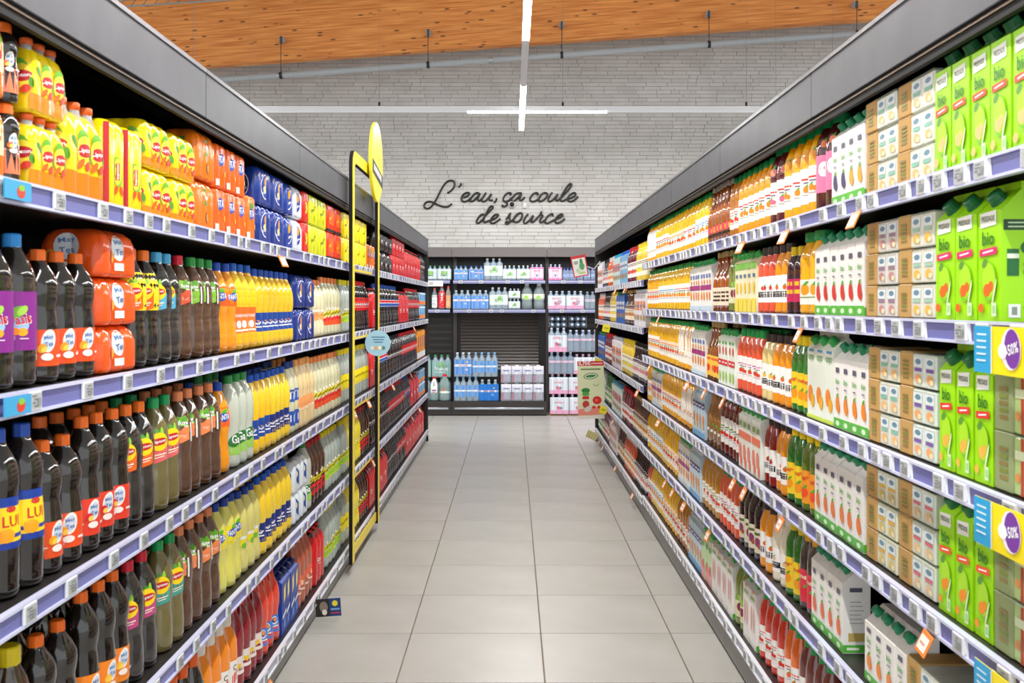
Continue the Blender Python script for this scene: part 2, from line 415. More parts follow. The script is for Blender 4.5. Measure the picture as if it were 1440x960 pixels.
def oasis(v, s):
    def f(P, R, H):
        V = v*H
        P.ell(-s*.1, V + s*.65, s*.75, s*.42, '#6fb532', 30); P.ell(s*.35, V + s*.8, s*.5, s*.3, '#a7d74e', 40)
        P.ell(s*.15, V - s*.35, s*.75, s*.6, '#9cc9ee', 15); P.ell(s*.35, V - s*.85, s*.42, s*.32, '#ffae1f'); P.ell(-s*.2, V - s*.8, s*.3, s*.3, '#ff8a1a')
        P.text('Oasis', s*.05, V + s*.12, s*.92, '#ffffff', s*2.05, 8); P.text('Oasis', s*.05, V + s*.12, s*.78, '#d8282c', s*1.9, 8)
        P.rect(-s*.9, V - s*1.45, -s*.2, V - s*1.15, '#c99ad0'); P.rect(s*.1, V - s*1.4, s*.8, V - s*1.32, '#f0d8ee')
    return f
def orang(v, s):
    def f(P, R, H):
        V = v*H
        P.ell(0, V + s*.15, s*.7, s*.75, '#ffffff', 15); P.ell(0, V + s*.15, s*.58, s*.6, '#1d3f94', 15); P.ell(s*.05, V + s*.3, s*.34, s*.34, '#ff9a1e')
        P.text('Orangina', 0, V - s*.3, s*.4, '#ffffff', s*1.5, 10); P.rect(-s*.8, V - s*1.0, s*.8, V - s*.8, '#f0f0f4')
    return f
def fanta(v, s, flav='#ff7a12'):
    def f(P, R, H):
        V = v*H
        P.ell(s*.25, V + s*.85, s*.6, s*.28, '#5bb32e', 25); P.ell(0, V, s*1.05, s*.62, '#1f4fb4', 8)
        P.text('FANTA', 0, V + s*.05, s*.72, '#ffffff', s*1.95, 6); P.ell(-s*.55, V - s*.75, s*.4, s*.36, flav)
    return f
def schw(v, s, c1='#f6e21a', c2='#d8232a'):
    def f(P, R, H):
        V = v*H
        P.rect(-s*1.3, V - s*.45, s*1.3, V + s*.45, c1, slant=s*1.5); P.text('Schweppes', 0, V, s*.7, '#3a3a10', s*2.2, 31, .2)
        P.rect(-s*1.2, V - s*1.5, s*1.2, V - s*.85, c2, slant=s*.9); P.ell(s*.2, V + s*1.05, s*.3, s*.3, '#f4f0e6')
    return f
def cola(v, s, txt='Coca-Cola', c='#ffffff'):
    def f(P, R, H): P.text(txt, 0, v*H, s, c, s*3.3, 4, .25); P.rect(-s*1.4, v*H - s*1.1, s*1.4, v*H - s*.95, '#f4d8d4')
    return f
def pepsi(v, s):
    def f(P, R, H):
        P.ell(0, v*H, s, s, '#f4f6fa'); P.ell(0, v*H + s*.35, s*.88, s*.5, '#d8262e'); P.ell(0, v*H - s*.35, s*.88, s*.5, '#1d56b8')
        P.rect(-s*.95, v*H - s*.14, s*.95, v*H + s*.14, '#f4f6fa', slant=s*.2)
    return f
def juice_label(v, s, fruit, accent='#d8262e', name=None):
    def f(P, R, H):
        V = v*H
        P.rect(-s*1.2, V + s*.9, s*1.2, V + s*1.15, accent); 
        if name: P.text(name, 0, V + s*.55, s*.34, '#5a4a78', s*1.5)
        else: P.rect(-s*.7, V + s*.45, s*.7, V + s*.65, '#6a5f88')
        P.fruit(-s*.25, V - s*.35, s*.5, fruit); P.ell(s*.45, V - s*.5, s*.36, s*.34, fruit)
        P.rect(-s*.9, V - s*1.15, s*.9, V - s*1.05, '#9a94a8')
    return f
def smoothie_label(v, s, fruit, txt='#2a2626'):
    def f(P, R, H):
        V = v*H
        P.rect(-s*1.5, V - s*1.3, s*1.5, V - s*.25, '#231f20'); P.rect(-s*1.0, V - s*.6, s*1.0, V - s*.5, '#f0f0f0'); P.rect(-s*.8, V - s*.85, s*.8, V - s*.78, '#c8c8c8'); P.rect(-s*.6, V - s*1.1, s*.6, V - s*1.02, '#c8c8c8')
        P.fruit(0, V + s*.45, s*.45, fruit)
    return f
def lines(v0, n, dv, w, col):
    def f(P, R, H):
        for i in range(n): P.rect(-w*(1 - .25*(i % 2)), v0*H - i*dv, w*(1 - .2*(i % 3)), v0*H - i*dv + dv*.5, col)
    return f
def both(*fs):
    def f(P, R, H):
        for k in fs: k(P, R, H)
    return f
TEA = ('#1d1713',); TEAL = ('#54331a',); PALE = ('#e6e4bd', .8); CLR = ('#d6e2e2', .38); WATER = ('#b8d2e6', .42)
# --- soft drinks
bottle('oasis', 'fruit_drink_bottle', 'drink bottle', 'dark fruit-drink bottle with purple label', .047, .312, 'oasis', TEA, '#1e8fe0', oasis(.43, .026), [(.24, .62, '#8a2a8c')])
bottle('oasis_pink', 'fruit_drink_bottle', 'drink bottle', 'dark fruit-drink bottle with pink label', .047, .312, 'oasis', TEA, '#d02a6a', oasis(.43, .026), [(.24, .62, '#e0357e')])
bottle('lu', 'iced_tea_bottle', 'tea bottle', 'dark tea bottle with yellow-blue label', .043, .335, 'may', TEA, '#1f4fb0',
       both(lambda P, R, H: (P.text('LUI', 0, .46*H, .022, '#c2352a'), P.ell(0, .53*H, .012, .006, '#c2352a'), P.ell(-.012, .38*H, .016, .014, '#f2a21c'))), [(.3, .6, '#1f3f9a'), (.34, .575, '#fcd21c')])
for k, look, b, fr in (('may_o', 'dark tea bottle with orange low label', '#f0521a', '#f5a623'), ('may_r', 'dark tea bottle with red-orange label', '#e8402a', '#d8203a'),
                       ('may_y', 'dark tea bottle with amber label', '#f58a1e', '#f5c542')):
    bottle(k, 'iced_tea_bottle', 'tea bottle', look, .0425, .315 if k != 'may_o' else .285, 'may', TEA, '#ff7420', may(.285, .026, fr), [(.13, .4, b)])
bottle('brown_y', 'iced_tea_bottle', 'tea bottle', 'brown tea bottle with yellow cap', .043, .3, 'smooth', ('#3f2a1c',), '#e0c81c', lines(.3, 3, .02, .025, '#d8c8a0'), [(.1, .34, '#e8d8a8')])
LT = dict(R=.0435, H=.315, shape='tea')
def tea(k, look, cap, drw, liq=TEA, H=.315, R=.0435, band=None): bottle(k, 'iced_tea_bottle', 'tea bottle', look, R, H, 'tea', liq, cap, drw, band, reps=(-15, 105, 225))
tea('lip_or', 'iced-tea bottle, yellow sun, orange label', '#ff7a22', lipton(.62, .027, '#f26a1e'))
tea('lip_yel', 'iced-tea bottle, orange cap, yellow shoulder', '#ff7a22', lipton(.64, .026, '#f26a1e'), band=[(.48, .8, '#f5d71c')])
tea('lip_bl', 'iced-tea bottle with light-blue cap and label', '#4fb4e6', lipton(.64, .026, '#5ab4dc'))
tea('lip_pk', 'iced-tea bottle, red cap, magenta label', '#d8243a', lipton(.62, .027, '#cf4a8a'))
tea('lip_gr', 'iced-tea bottle with green cap, pink label', '#1ea05a', lipton(.62, .029, '#ea6a6a'), ('#6d6230',))
tea('lip_tl', 'iced-tea bottle with green cap, teal label', '#1ea05a', lipton(.62, .028, '#4aa79a'), ('#6d6230',))
tea('fuze_pch', 'brown tea bottle, peach cap and label', '#e8895a', fuze(.66, .026, '#f08a52'), TEAL)
tea('fuze_rd', 'brown tea bottle with red cap, green label', '#d8243a', fuze(.66, .024, '#d85a3a'), TEAL)
tea('fuze_gn', 'brown tea bottle, green cap, lime label', '#2f9a4a', fuze(.66, .024, '#8ac43a'), TEAL)
bottle('tea_small', 'iced_tea_bottle', 'tea bottle', 'small dark tea bottle with coral label', .0275, .158, 'may', TEA, '#ff7420', may(.5, .016, '#f26a3a'), [(.12, .42, '#f2825a')], toe=45)
bottle('multi_small', 'fruit_drink_bottle', 'drink bottle', 'small orange fruit-drink bottle with green label', .0275, .158, 'smooth', ('#f07a1a',), '#f4f0e4', lambda P, R, H: (P.ell(0, .7*H, .016, .014, '#7fbf32'), P.ell(0, .5*H, .015, .012, '#d8282c')), [(.3, .85, '#f2e6b4')], toe=45)
bottle('fanta', 'orange_soda_bottle', 'soda bottle', 'orange soda bottle with blue cap', .043, .31, 'wavy', ('#f79a12',), '#1f4fb4', fanta(.62, .025), [(.52, .73, '#f0601a')])
bottle('fanta_lem', 'lemon_soda_bottle', 'soda bottle', 'lemon soda bottle with yellow label', .0435, .31, 'wavy', ('#e9e26a', .92), '#1f3f9a', fanta(.62, .025, '#e8dc2a'), [(.5, .7, '#f2dc1a')])
bottle('lemon_sm', 'lemon_soda_bottle', 'soda bottle', 'pale lemon soda bottle with small label', .042, .3, 'wavy', ('#e2d878', .9), '#1f3f9a', lambda P, R, H: (P.ell(0, .4*H, .02, .02, '#f2e21a'), P.ell(.01, .34*H, .014, .01, '#6fb532'), P.rect(-.02, .42*H, .02, .46*H, '#f4f4f0')))
bottle('orang_film', 'orange_soda_bottle', 'soda bottle', 'orange soda bottle in yellow film sleeve', .042, .315, 'wavy', ('#f8b916',), '#1f5fc0', lambda P, R, H: (P.rect(-.026, .2*H, .026, .5*H, '#f47a2a'), P.text('ORANGE', 0, .4*H, .011, '#ffffff', .044), P.ell(0, .3*H, .012, .014, '#ffffff'), P.rect(-.02, .22*H, .02, .24*H, '#fff4e0')), [(.5, .86, '#fcd019')])
bottle('orang', 'orange_soda_bottle', 'soda bottle', 'yellow orange-soda bottle with blue label', .042, .305, 'wavy', ('#f9c71c',), '#1f56c0', orang(.33, .024), [(.2, .44, '#1d4a9e')])
bottle('orang2', 'orange_soda_bottle', 'soda bottle', 'yellow orange-soda bottle with navy label', .042, .305, 'wavy', ('#f7d22a',), '#1f56c0', orang(.33, .024), [(.18, .42, '#1b2f78')])
bottle('limo', 'lemonade_bottle', 'soda bottle', 'cloudy white lemonade bottle with green label', .045, .325, 'tea', ('#cfd8c8', .85), '#2f8f4a', lambda P, R, H: (P.ell(0, .3*H, .034, .022, '#2f7a3a', 25), P.text('Ga', 0, .31*H, .03, '#ffffff', .036)), [(.14, .25, '#9ccf5a')])
bottle('eleven', 'lemonade_bottle', 'soda bottle', 'pale lemonade bottle with blue number label', .043, .32, 'soda', PALE, '#1f3f8a', lambda P, R, H: (P.rect(-.03, .45*H, .03, .62*H, '#2b56b4'), P.text('11', 0, .535*H, .03, '#ffffff'), P.rect(-.03, .12*H, .03, .32*H, '#2b56b4'), P.text('11', 0, .22*H, .03, '#ffffff')))
bottle('peach', 'lemonade_bottle', 'soda bottle', 'pale peach lemonade bottle', .043, .32, 'soda', ('#f0d49a', .9), '#e8a05a', lambda P, R, H: (P.ell(0, .38*H, .026, .03, '#f0a060'), P.rect(-.026, .28*H, .026, .31*H, '#f6e0c0')))
bottle('schw_lem', 'tonic_bottle', 'soda bottle', 'cloudy tonic bottle with red-yellow label', .043, .31, 'soda', PALE, '#f08a4a', schw(.38, .024), [(.18, .3, '#e8562a')])
bottle('schw_cl', 'tonic_bottle', 'soda bottle', 'clear tonic bottle with lime-yellow label', .043, .31, 'soda', ('#cfdcd4', .62), '#e8d81c', schw(.36, .024, '#e8e21a', '#9acb2a'), [(.2, .34, '#b8d82a')])
bottle('schw_br', 'tonic_bottle', 'soda bottle', 'brown tonic bottle with red label', .043, .31, 'soda', ('#4a2818',), '#b8202a', schw(.38, .024), [(.16, .32, '#c4222c')])
bottle('schw_ye', 'tonic_bottle', 'soda bottle', 'clear tonic bottle with broad yellow label', .043, .31, 'soda', ('#cdd8d0', .62), '#f2dc1a', lambda P, R, H: P.text('Schweppes', 0, .4*H, .014, '#3a3a10', .06, 25), [(.26, .54, '#f7e21a')])
bottle('yellowsleeve', 'tonic_bottle', 'soda bottle', 'bottle fully wrapped in bright yellow sleeve', .046, .31, 'wavy', ('#fbe616',), '#f2d81a', schw(.35, .022, '#fbe616', '#d8c81a'))
bottle('oj_big', 'orange_drink_bottle', 'juice bottle', 'large orange drink bottle with white label', .047, .3, 'smooth', ('#f58a14',), '#f0e8dc', lambda P, R, H: (P.rect(-.012, .22*H, .012, .34*H, '#d8322c', slant=.02), P.text('C', 0, .4*H, .02, '#5a5a5a'), P.rect(-.03, .12*H, .0, .14*H, '#c8bfae')), [(.08, .48, '#f6f0e8')])
bottle('redgren', 'syrup_soda_bottle', 'soda bottle', 'dark red soda bottle with white label', .042, .31, 'wavy', ('#8e1624',), '#c4202c', lambda P, R, H: (P.ell(0, .32*H, .018, .02, '#e8c02a'), P.rect(-.02, .24*H, .02, .27*H, '#8a2a3a')), [(.2, .4, '#e8dcd8')])
bottle('redsleeve', 'syrup_soda_bottle', 'soda bottle', 'orange-red soda bottle with blue label', .042, .31, 'wavy', ('#e8442a',), '#d8302a', orang(.28, .022), [(.14, .36, '#3a7fd0')])
bottle('pinkish', 'syrup_soda_bottle', 'soda bottle', 'peach-brown soda bottle with flower print', .044, .315, 'soda', ('#b8583a', .95), '#d88a6a', lambda P, R, H: (P.ell(0, .38*H, .02, .022, '#f0643c'), P.ell(.01, .33*H, .012, .012, '#f8c0a0'), P.rect(-.03, .22*H, .03, .25*H, '#f0d0c0')))
bottle('greenlab', 'iced_tea_bottle', 'tea bottle', 'dark bottle with leafy green-white label', .043, .3, 'smooth', ('#2c2a22',), '#f2641e', fuze(.5, .024, '#4f8a3a'), [(.24, .7, '#5f7f52')])
for k, look, lab, txt in (('cola', 'dark cola bottle with red label', '#d6181f', 'Coca-Cola'), ('cola_blk', 'dark cola bottle with black-red label', '#2a1416', 'Coca-Cola')):
    bottle(k, 'cola_bottle', 'cola bottle', look, .045, .315, 'wavy', ('#1c1210',), '#d6181f' if k == 'cola' else '#161414', cola(.53, .019, txt), [(.4, .66, lab)], toe=30)
bottle('pepsi', 'cola_bottle', 'cola bottle', 'dark cola bottle with round blue logo', .045, .315, 'wavy', ('#1a1412',), '#1d4fae', pepsi(.55, .026), [(.44, .67, '#22305e')], toe=30)
bottle('tonic_mix', 'tonic_bottle', 'soda bottle', 'small clear mixer bottle with green label', .038, .22, 'soda', ('#c8d8d0', .6), '#3f9a4a', lines(.42, 3, .014, .02, '#f0f4ea'), [(.25, .5, '#4a9a52')])
bottle('lemon_small_b', 'lemonade_bottle', 'soda bottle', 'bulbous juice bottle with white print', .043, .29, 'wavy', ('#f1e9c0', .9), '#f08a4a', lambda P, R, H: (P.ell(0, .36*H, .022, .02, '#f0a05a'), P.rect(-.022, .44*H, .022, .48*H, '#f8f4e4')))
# --- film packs
def liptonpk(s, v=.45):
    def f(P, hw, h):
        P.ell(-hw*.62, h*.62, s*.55, s*.24, '#4f9a2c', -35)
        for u in (-hw*.1, hw*.58):
            P.ell(u, h*v + s*.45, s*.6, s*1.0, '#6fb52e', 20); P.ell(u, h*v, s*.86, s*.98, '#ffe23a'); P.ell(u, h*v, s*.8, s*.46, '#c3262c', 5); P.text('Lipton', u, h*v, s*.4, '#ffffff', s*1.3, 5)
            P.ell(u + s*.3, h*v - s*1.0, s*.4, s*.3, '#e0402a', 30); P.ell(u - s*.45, h*v - s*.9, s*.45, s*.2, '#f26a1e', 50); P.ell(u + s*.75, h*v - s*.5, s*.2, s*.4, '#5da62c', 10)
    return f
pack('lemon_small', 'iced_tea_pack', 'drink pack', 'pack of small yellow iced-tea bottles', 3, 2, .0255, .138, '#f8d518', liptonpk(.026, .52), 1.1, ('#f0682a', .013, .016), bottom=(.28, '#f08a1e'))
pack('lemon_tall', 'iced_tea_pack', 'drink pack', 'tall yellow-orange pack of iced-tea bottles', 3, 2, .0335, .205, '#f8d518', liptonpk(.034, .55), 1.4, ('#f0682a', .015, .02), bottom=(.3, '#f0821e'))
pack('redyellow', 'iced_tea_pack', 'drink pack', 'tall yellow can pack with red edge', 2, 2, .029, .215, '#f9d90f', lambda P, hw, h: (P.rect(hw*.78, .01, hw, h*.95, '#c8202a'), P.ell(hw*.15, h*.42, .02, .038, '#7fbf32', 10), P.ell(hw*.15, h*.42, .016, .032, '#ffe23a'), P.rect(hw*.15 - .007, h*.32, hw*.15 + .007, h*.52, '#c3262c'), P.text('Lipton', hw*.15, h*.42, .009, '#ffffff', .036, 90), P.ell(0, h*.2, .014, .007, '#f0521a', 60), P.ell(hw*.4, h*.2, .014, .007, '#f0521a', 120)), .8)
pack('lipcans', 'iced_tea_pack', 'drink pack', 'squat yellow iced-tea can pack', 3, 2, .034, .13, '#f9d90f', liptonpk(.03, .48), .7, bottom=(.2, '#f58a1a'))
pack('peachpk', 'iced_tea_pack', 'drink pack', 'orange film pack of tea bottles', 3, 2, .032, .155, '#f27a1c', lambda P, hw, h: (P.rect(-.016, h*.5, .024, h*.82, '#4f8f3a'), P.text('fuze', .004, h*.66, .015, '#ffffff'), P.ell(.01, h*.25, .018, .018, '#7a4a2a'), P.ell(.01, h*.25, .012, .012, '#f8b060')), 1.0)
def fantapk(P, hw, h): P.ell(-hw*.1, h*.66, .034, .022, '#1f4fb4', 8), P.text('FANTA', -hw*.1, h*.67, .024, '#ffffff', .062, 6), P.rect(-hw*.9, .008, -hw*.5, .03, '#e8e0d0'), P.ell(hw*.6, h*.35, .012, .01, '#f8b43a')
pack('fantabox', 'orange_soda_pack', 'drink pack', 'orange soda can pack with blue logo', 2, 2, .03, .147, '#f4661a', fantapk, .35, side=fantapk)
pack('fantabox2', 'orange_soda_pack', 'drink pack', 'single-tier orange soda pack with leaf logo', 2, 2, .031, .165, '#f4731c', lambda P, hw, h: (P.ell(0, h*.78, .024, .014, '#4fa03a'), fantapk(P, hw, h*.9)), .35)
def orpk(P, hw, h): P.ell(0, h*.5, .036, .05, '#ffffff'), P.ell(0, h*.5, .033, .046, '#1b3f9a'), P.ell(.004, h*.62, .017, .02, '#f8a01e'), P.text('Orangina', 0, h*.36, .014, '#ffffff', .058, 15), P.ell(-.01, h*.44, .012, .012, '#ffe08a')
pack('bluepk', 'orange_soda_pack', 'drink pack', 'navy film pack of orange-soda cans', 3, 2, .036, .148, '#1c3a8e', orpk, .6, side=orpk)
pack('bluepk2', 'orange_soda_pack', 'drink pack', 'narrow navy pack of orange-soda bottles', 2, 2, .04, .148, '#20409a', orpk, .9)
pack('bluepk3', 'orange_soda_pack', 'drink pack', 'navy pack of orange-soda bottles, red lid', 3, 2, .036, .15, '#1b3484', orpk, .9)
pack('whiteblue', 'orange_soda_pack', 'drink pack', 'white pack with blue fruit emblem', 2, 2, .048, .15, '#dfe6f0', orpk, .8)
pack('redpk', 'tonic_pack', 'drink pack', 'small red tonic can pack', 2, 2, .029, .145, '#d82a24', lambda P, hw, h: (P.ell(0, h*.5, .02, .03, '#f2d21a'), P.text('S', 0, h*.5, .03, '#a01818')), .3)
pack('limepk', 'tonic_pack', 'drink pack', 'lime-yellow tonic can pack', 3, 2, .036, .145, '#d4d818', lambda P, hw, h: (P.text('Schweppes', 0, h*.55, .022, '#5a6a12', .11, 20, .2), P.ell(.02, h*.25, .016, .014, '#8ab81e')), .3)
pack('schwred', 'tonic_pack', 'drink pack', 'orange-red tonic can pack', 3, 2, .033, .145, '#e2401e', lambda P, hw, h: (P.rect(-hw*.7, h*.3, hw*.7, h*.8, '#e8621a'), P.text('Schweppes', 0, h*.55, .018, '#f6e21a', .09, 20, .2), P.rect(-hw, h*.02, hw, h*.12, '#2a1a1a')), .3)
pack('yellowpk', 'tonic_pack', 'drink pack', 'bright yellow tonic can pack', 3, 2, .034, .148, '#f8e016', lambda P, hw, h: (P.text('Schweppes', 0, h*.55, .02, '#5a520a', .1, 20, .2), P.rect(-.012, .004, .012, .02, '#2a2a1a')), .3)
pack('orangecan', 'iced_tea_pack', 'drink pack', 'orange film pack with white oval logo', 3, 2, .0385, .116, '#ee5a1c', lambda P, hw, h: (P.ell(-.008, h*.62, .03, .032, '#dbe2ea', -8), P.text('May', -.008, h*.74, .016, '#4f78a8', .038, 8), P.text('Tea', -.008, h*.54, .016, '#4f78a8', .034, 8), P.rect(-.03, h*.14, .022, h*.3, '#f2ece6'), P.ell(-.045, h*.42, .013, .016, '#f8a83a')), .9)
pack('cubes', 'lemonade_pack', 'drink pack', 'white pack with blue ice-cube print', 2, 1, .04, .14, '#dfe8ee', lambda P, hw, h: (P.rect(-.024, h*.3, .0, h*.75, '#3a6fc4', slant=.02), P.rect(.004, h*.25, .026, h*.7, '#2a4f9a', slant=-.02), P.ell(.0, h*.55, .014, .016, '#f4e8b0')), .8)
pack('cola_pk', 'cola_pack', 'cola pack', 'red cola can pack', 3, 2, .036, .16, '#d4161c', cola(.55, .022), .25)
pack('cola_pk2', 'cola_pack', 'cola pack', 'red film pack of cola bottles', 3, 2, .042, .26, '#d81c20', cola(.45, .022), 1.1, ('#c8141a', .014, .018, '#2a1210'))
pack('cola_dk', 'cola_pack', 'cola pack', 'dark film pack of cola bottles', 3, 2, .038, .15, '#241a1c', cola(.45, .018, 'zero', '#e8e8e8'), 1.1, ('#26242a', .013, .014, '#1a1210'))
pack('cola_gn', 'tonic_pack', 'drink pack', 'small green tonic can pack', 3, 1, .03, .12, '#3f9a4e', lines(.6, 3, .02, .03, '#d8e8c0'), .3)
pack('litecans', 'soda_can_pack', 'drink pack', 'light-blue and orange can pack', 3, 2, .034, .145, '#8cc4e4', lambda P, hw, h: (P.rect(-hw, h*.1, hw, h*.35, '#f08a3a'), P.rect(-hw*.3, h*.4, hw*.3, h*.85, '#2a6fc0'), P.rect(-hw, h*.87, hw, h*.95, '#f4f4f4')), .3)
pack('orangebox', 'soda_can_pack', 'drink pack', 'amber and white can pack', 3, 2, .034, .3, '#f09a2a', lambda P, hw, h: (P.rect(-hw, h*.05, hw, h*.25, '#f4f4f4'), P.rect(-hw*.4, h*.4, hw*.4, h*.8, '#3a2a6a')), .3)
carton('bluecart', 'fruit_drink_carton', 'drink carton', 'navy drink carton with yellow flash', .08, .08, .25, '#1d3f9c', '#1b2f6a', lambda P, x, h: (P.rect(-x*.3, h*.55, x*.5, h*.8, '#f2dc8a', slant=.02), P.rect(-x*.8, h*.3, x*.8, h*.36, '#e8eef8', slant=.02), P.ell(0, h*.18, .018, .02, '#3f7fd8')), 'slant')
# --- juices
PEEL = '#f4901e'
def presslook(stripe, fruit):
    def f(P, x, h):
        P.rect(-x*.78, h*.72, x*.62, h*.83, '#f4f4ec', slant=.004); P.text('PRESSADE', -x*.08, h*.78, .011, '#5d6a4a', x*1.15)
        P.text('bio', -x*.05, h*.63, .028, '#2f7a1e', x*1.05); P.rect(-x*.8, h*.5, x*.72, h*.555, stripe, slant=.004); P.rect(-x*.5, h*.522, x*.4, h*.534, '#ffffff', slant=.004)
        P.ell(x*.05, h*.3, x*.66, h*.15, '#7fcb1a'); P.ell(x*.02, h*.31, x*.58, h*.135, '#b0e62a'); P.ell(-x*.3, h*.44, .012, .008, '#5f9a3a', 30)
        P.ell(-x*.1, h*.235, x*.32, h*.05, fruit); P.ell(x*.25, h*.265, x*.22, h*.04, fruit); P.ell(x*.55, h*.22, .003, .028, '#e6f6c0', -20)
        P.ell(-x*.6, h*.1, x*.24, h*.035, fruit); P.rect(x*.35, h*.04, x*.75, h*.14, '#d8ecc4'); P.rect(x*.42, h*.06, x*.68, h*.12, '#a8cf8a')
    return f
def pressside(Q, y, h):
    Q.rect(-y*.9, h*.68, y*.9, h*.76, '#1f4a24'); Q.rect(-y*.7, h*.73, y*.7, h*.74, '#c8e8b0'); Q.rect(-y*.7, h*.7, y*.5, h*.71, '#c8e8b0')
    Q.rect(-y*.75, h*.34, -y*.2, h*.54, '#1f6a30'); Q.rect(-y*.75, h*.47, -y*.2, h*.505, '#e8f4d8'); Q.ell(y*.15, h*.55, .012, .012, '#1f6a30'); Q.rect(0, h*.36, y*.8, h*.38, '#4f9a2a'); Q.rect(0, h*.42, y*.7, h*.435, '#4f9a2a')
    Q.rect(-y*.7, h*.03, -y*.15, h*.13, '#f0f4ec'); Q.rect(-y*.55, h*.05, -y*.3, h*.11, '#8a9a90'); Q.rect(0, h*.1, y*.8, h*.115, '#4f9a2a')
for k, look, st, fr in (('bio1', 'lime organic juice carton, coral stripe', '#e8502e', '#f8c07a'), ('bio2', 'lime organic juice carton, pink stripe', '#ee2a6e', '#f06a1e'),
                        ('bio3', 'lime organic juice carton, red stripe', '#e83a30', '#f0b84a'), ('bio4', 'lime organic juice carton, orange stripe', '#f2582a', '#f8921e')):
    carton(k, 'organic_juice_carton', 'juice carton', look, .078 if k == 'bio1' else .094 if k == 'bio2' else .075, .085, .262, '#a2e40c', '#1d6a3c', presslook(st, fr), 'gable' if k != 'bio1' else 'slant', pressside, .017, .035)
def white_face(fruit, base='#57b83a', txt='#5b5a6e'):
    def f(P, x, h):
        P.rect(-x, .002, x, h*.12, base); P.ell(0, h*.06, x*.45, h*.03, '#d8f0c8')
        P.rect(-x*.45, h*.66, x*.4, h*.72, txt); P.text('bio', 0, h*.56, .016, '#4fa83a', x*.9); P.rect(-x*.35, h*.46, x*.3, h*.48, '#8a8a96')
        P.ell(0, h*.29, x*.42, h*.09, fruit); P.ell(x*.25, h*.24, x*.36, h*.06, fruit); P.ell(x*.1, h*.39, x*.3, h*.02, '#5da62c', 30)
    return f
def white_side(Q, y, h):
    Q.rect(-y, .002, y, h*.1, '#57b83a'); Q.rect(-y*.7, h*.04, y*.2, h*.07, '#e8f4e0'); Q.rect(-y*.6, h*.14, y*.6, h*.24, '#c0a860')
    Q.rect(-y*.5, h*.72, y*.4, h*.77, '#5b5a6e')
    for i in range(6): Q.rect(-y*.5, h*(.35 + .05*i), y*(.5 - .1*(i % 3)), h*(.36 + .05*i), '#b0b0b0')
for k, look, fr in (('wh_yel', 'white juice carton with yellow fruit', '#f2a81e'), ('wh_red', 'white juice carton with red fruit', '#d8342a'), ('wh_ber', 'white juice carton with dark berries', '#4a3a6a'),
                    ('wh_man', 'white juice carton with mango print', '#f08a1e'), ('wh_apr', 'white juice carton with apricot print', '#ee7a2a'), ('wh_pea', 'white juice carton with peach print', '#f0703a'), ('wh_last', 'white juice carton with orange halves', '#f08a2a')):
    carton(k, 'white_juice_carton', 'juice carton', look, .068, .08, .2 if k == 'wh_last' else .245, '#f2efe9', '#2a8a5e', white_face(fr), 'slant', white_side, .0125, .045)
carton('goji', 'tropical_juice_carton', 'juice carton', 'white-lime carton with yellow top and fruit', .085, .085, .265, '#e9efe0', '#2fa04a', lambda P, x, h: (P.text('GOJO', 0, h*.72, .022, '#4a9a3a', x*1.3), P.rect(-x*.5, h*.8, x*.6, h*.83, '#4a9ac8'), P.ell(-x*.2, h*.3, x*.5, h*.1, '#f08a2a'), P.ell(x*.35, h*.22, x*.42, h*.08, '#f2b01e'), P.rect(-x, .002, x, h*.05, '#c8e03a')), 'gable', None, .015)
carton('yelcart', 'pineapple_juice_carton', 'juice carton', 'slim yellow-white carton with green top', .066, .07, .235, '#f3ecc4', '#3fae4e', lambda P, x, h: (P.rect(-x, h*.74, x, h*.86, '#7cc04a'), P.rect(-x*.6, h*.6, x*.6, h*.66, '#5a7a9a'), P.ell(0, h*.42, x*.5, h*.1, '#f6cf2a'), P.rect(-x, .002, x, h*.24, '#f2d84a')), 'slant')
carton('redband', 'apple_juice_carton', 'juice carton', 'slim white-green carton with red band', .066, .07, .24, '#eaf0e4', '#2f9a4a', lambda P, x, h: (P.rect(-x, h*.36, x, h*.47, '#dc2a2a'), P.rect(-x*.6, h*.4, x*.6, h*.43, '#f8e8e4'), P.ell(0, h*.64, x*.4, h*.08, '#d8442a'), P.rect(-x*.5, h*.76, x*.5, h*.81, '#4fa04a'), P.ell(0, h*.16, x*.6, h*.1, '#a8cf6a')), 'slant')
carton('grapef', 'grapefruit_juice_carton', 'juice carton', 'carton with pink grapefruit print', .068, .075, .245, '#eef0e4', '#3a9a4a', lambda P, x, h: (P.rect(-x, h*.5, x, h*.62, '#f07a5a'), P.rect(-x*.6, h*.7, x*.6, h*.78, '#8ab85a'), P.ell(-x*.2, h*.28, x*.6, h*.13, '#f0644c'), P.ell(-x*.2, h*.28, x*.45, h*.1, '#f8907a'), P.ell(x*.4, h*.12, x*.5, h*.09, '#f0785a')), 'slant')
carton('orcart', 'orange_juice_carton', 'juice carton', 'white carton with oranges and violet band', .07, .075, .245, '#f0efe8', '#2fa052', lambda P, x, h: (P.rect(-x, h*.42, x, h*.52, '#a82a78'), P.rect(-x*.6, h*.66, x*.6, h*.74, '#6a7ab8'), P.ell(0, h*.3, x*.55, h*.09, PEEL), P.ell(x*.2, h*.58, x*.4, h*.05, PEEL), P.rect(-x, .002, x, h*.1, '#c8dcea')), 'slant')
carton('blcart', 'blue_juice_carton', 'juice carton', 'pale blue carton with orange fruit', .07, .075, .245, '#c4dcec', '#cfd8dc', lambda P, x, h: (P.rect(-x, h*.6, x, h*.72, '#4a3f78'), P.rect(-x*.6, h*.64, x*.6, h*.67, '#e0e4f0'), P.ell(0, h*.38, x*.6, h*.1, PEEL), P.ell(x*.3, h*.25, x*.4, h*.07, '#f8b43a'), P.rect(-x, .002, x, h*.12, '#6aaede')), 'slant')
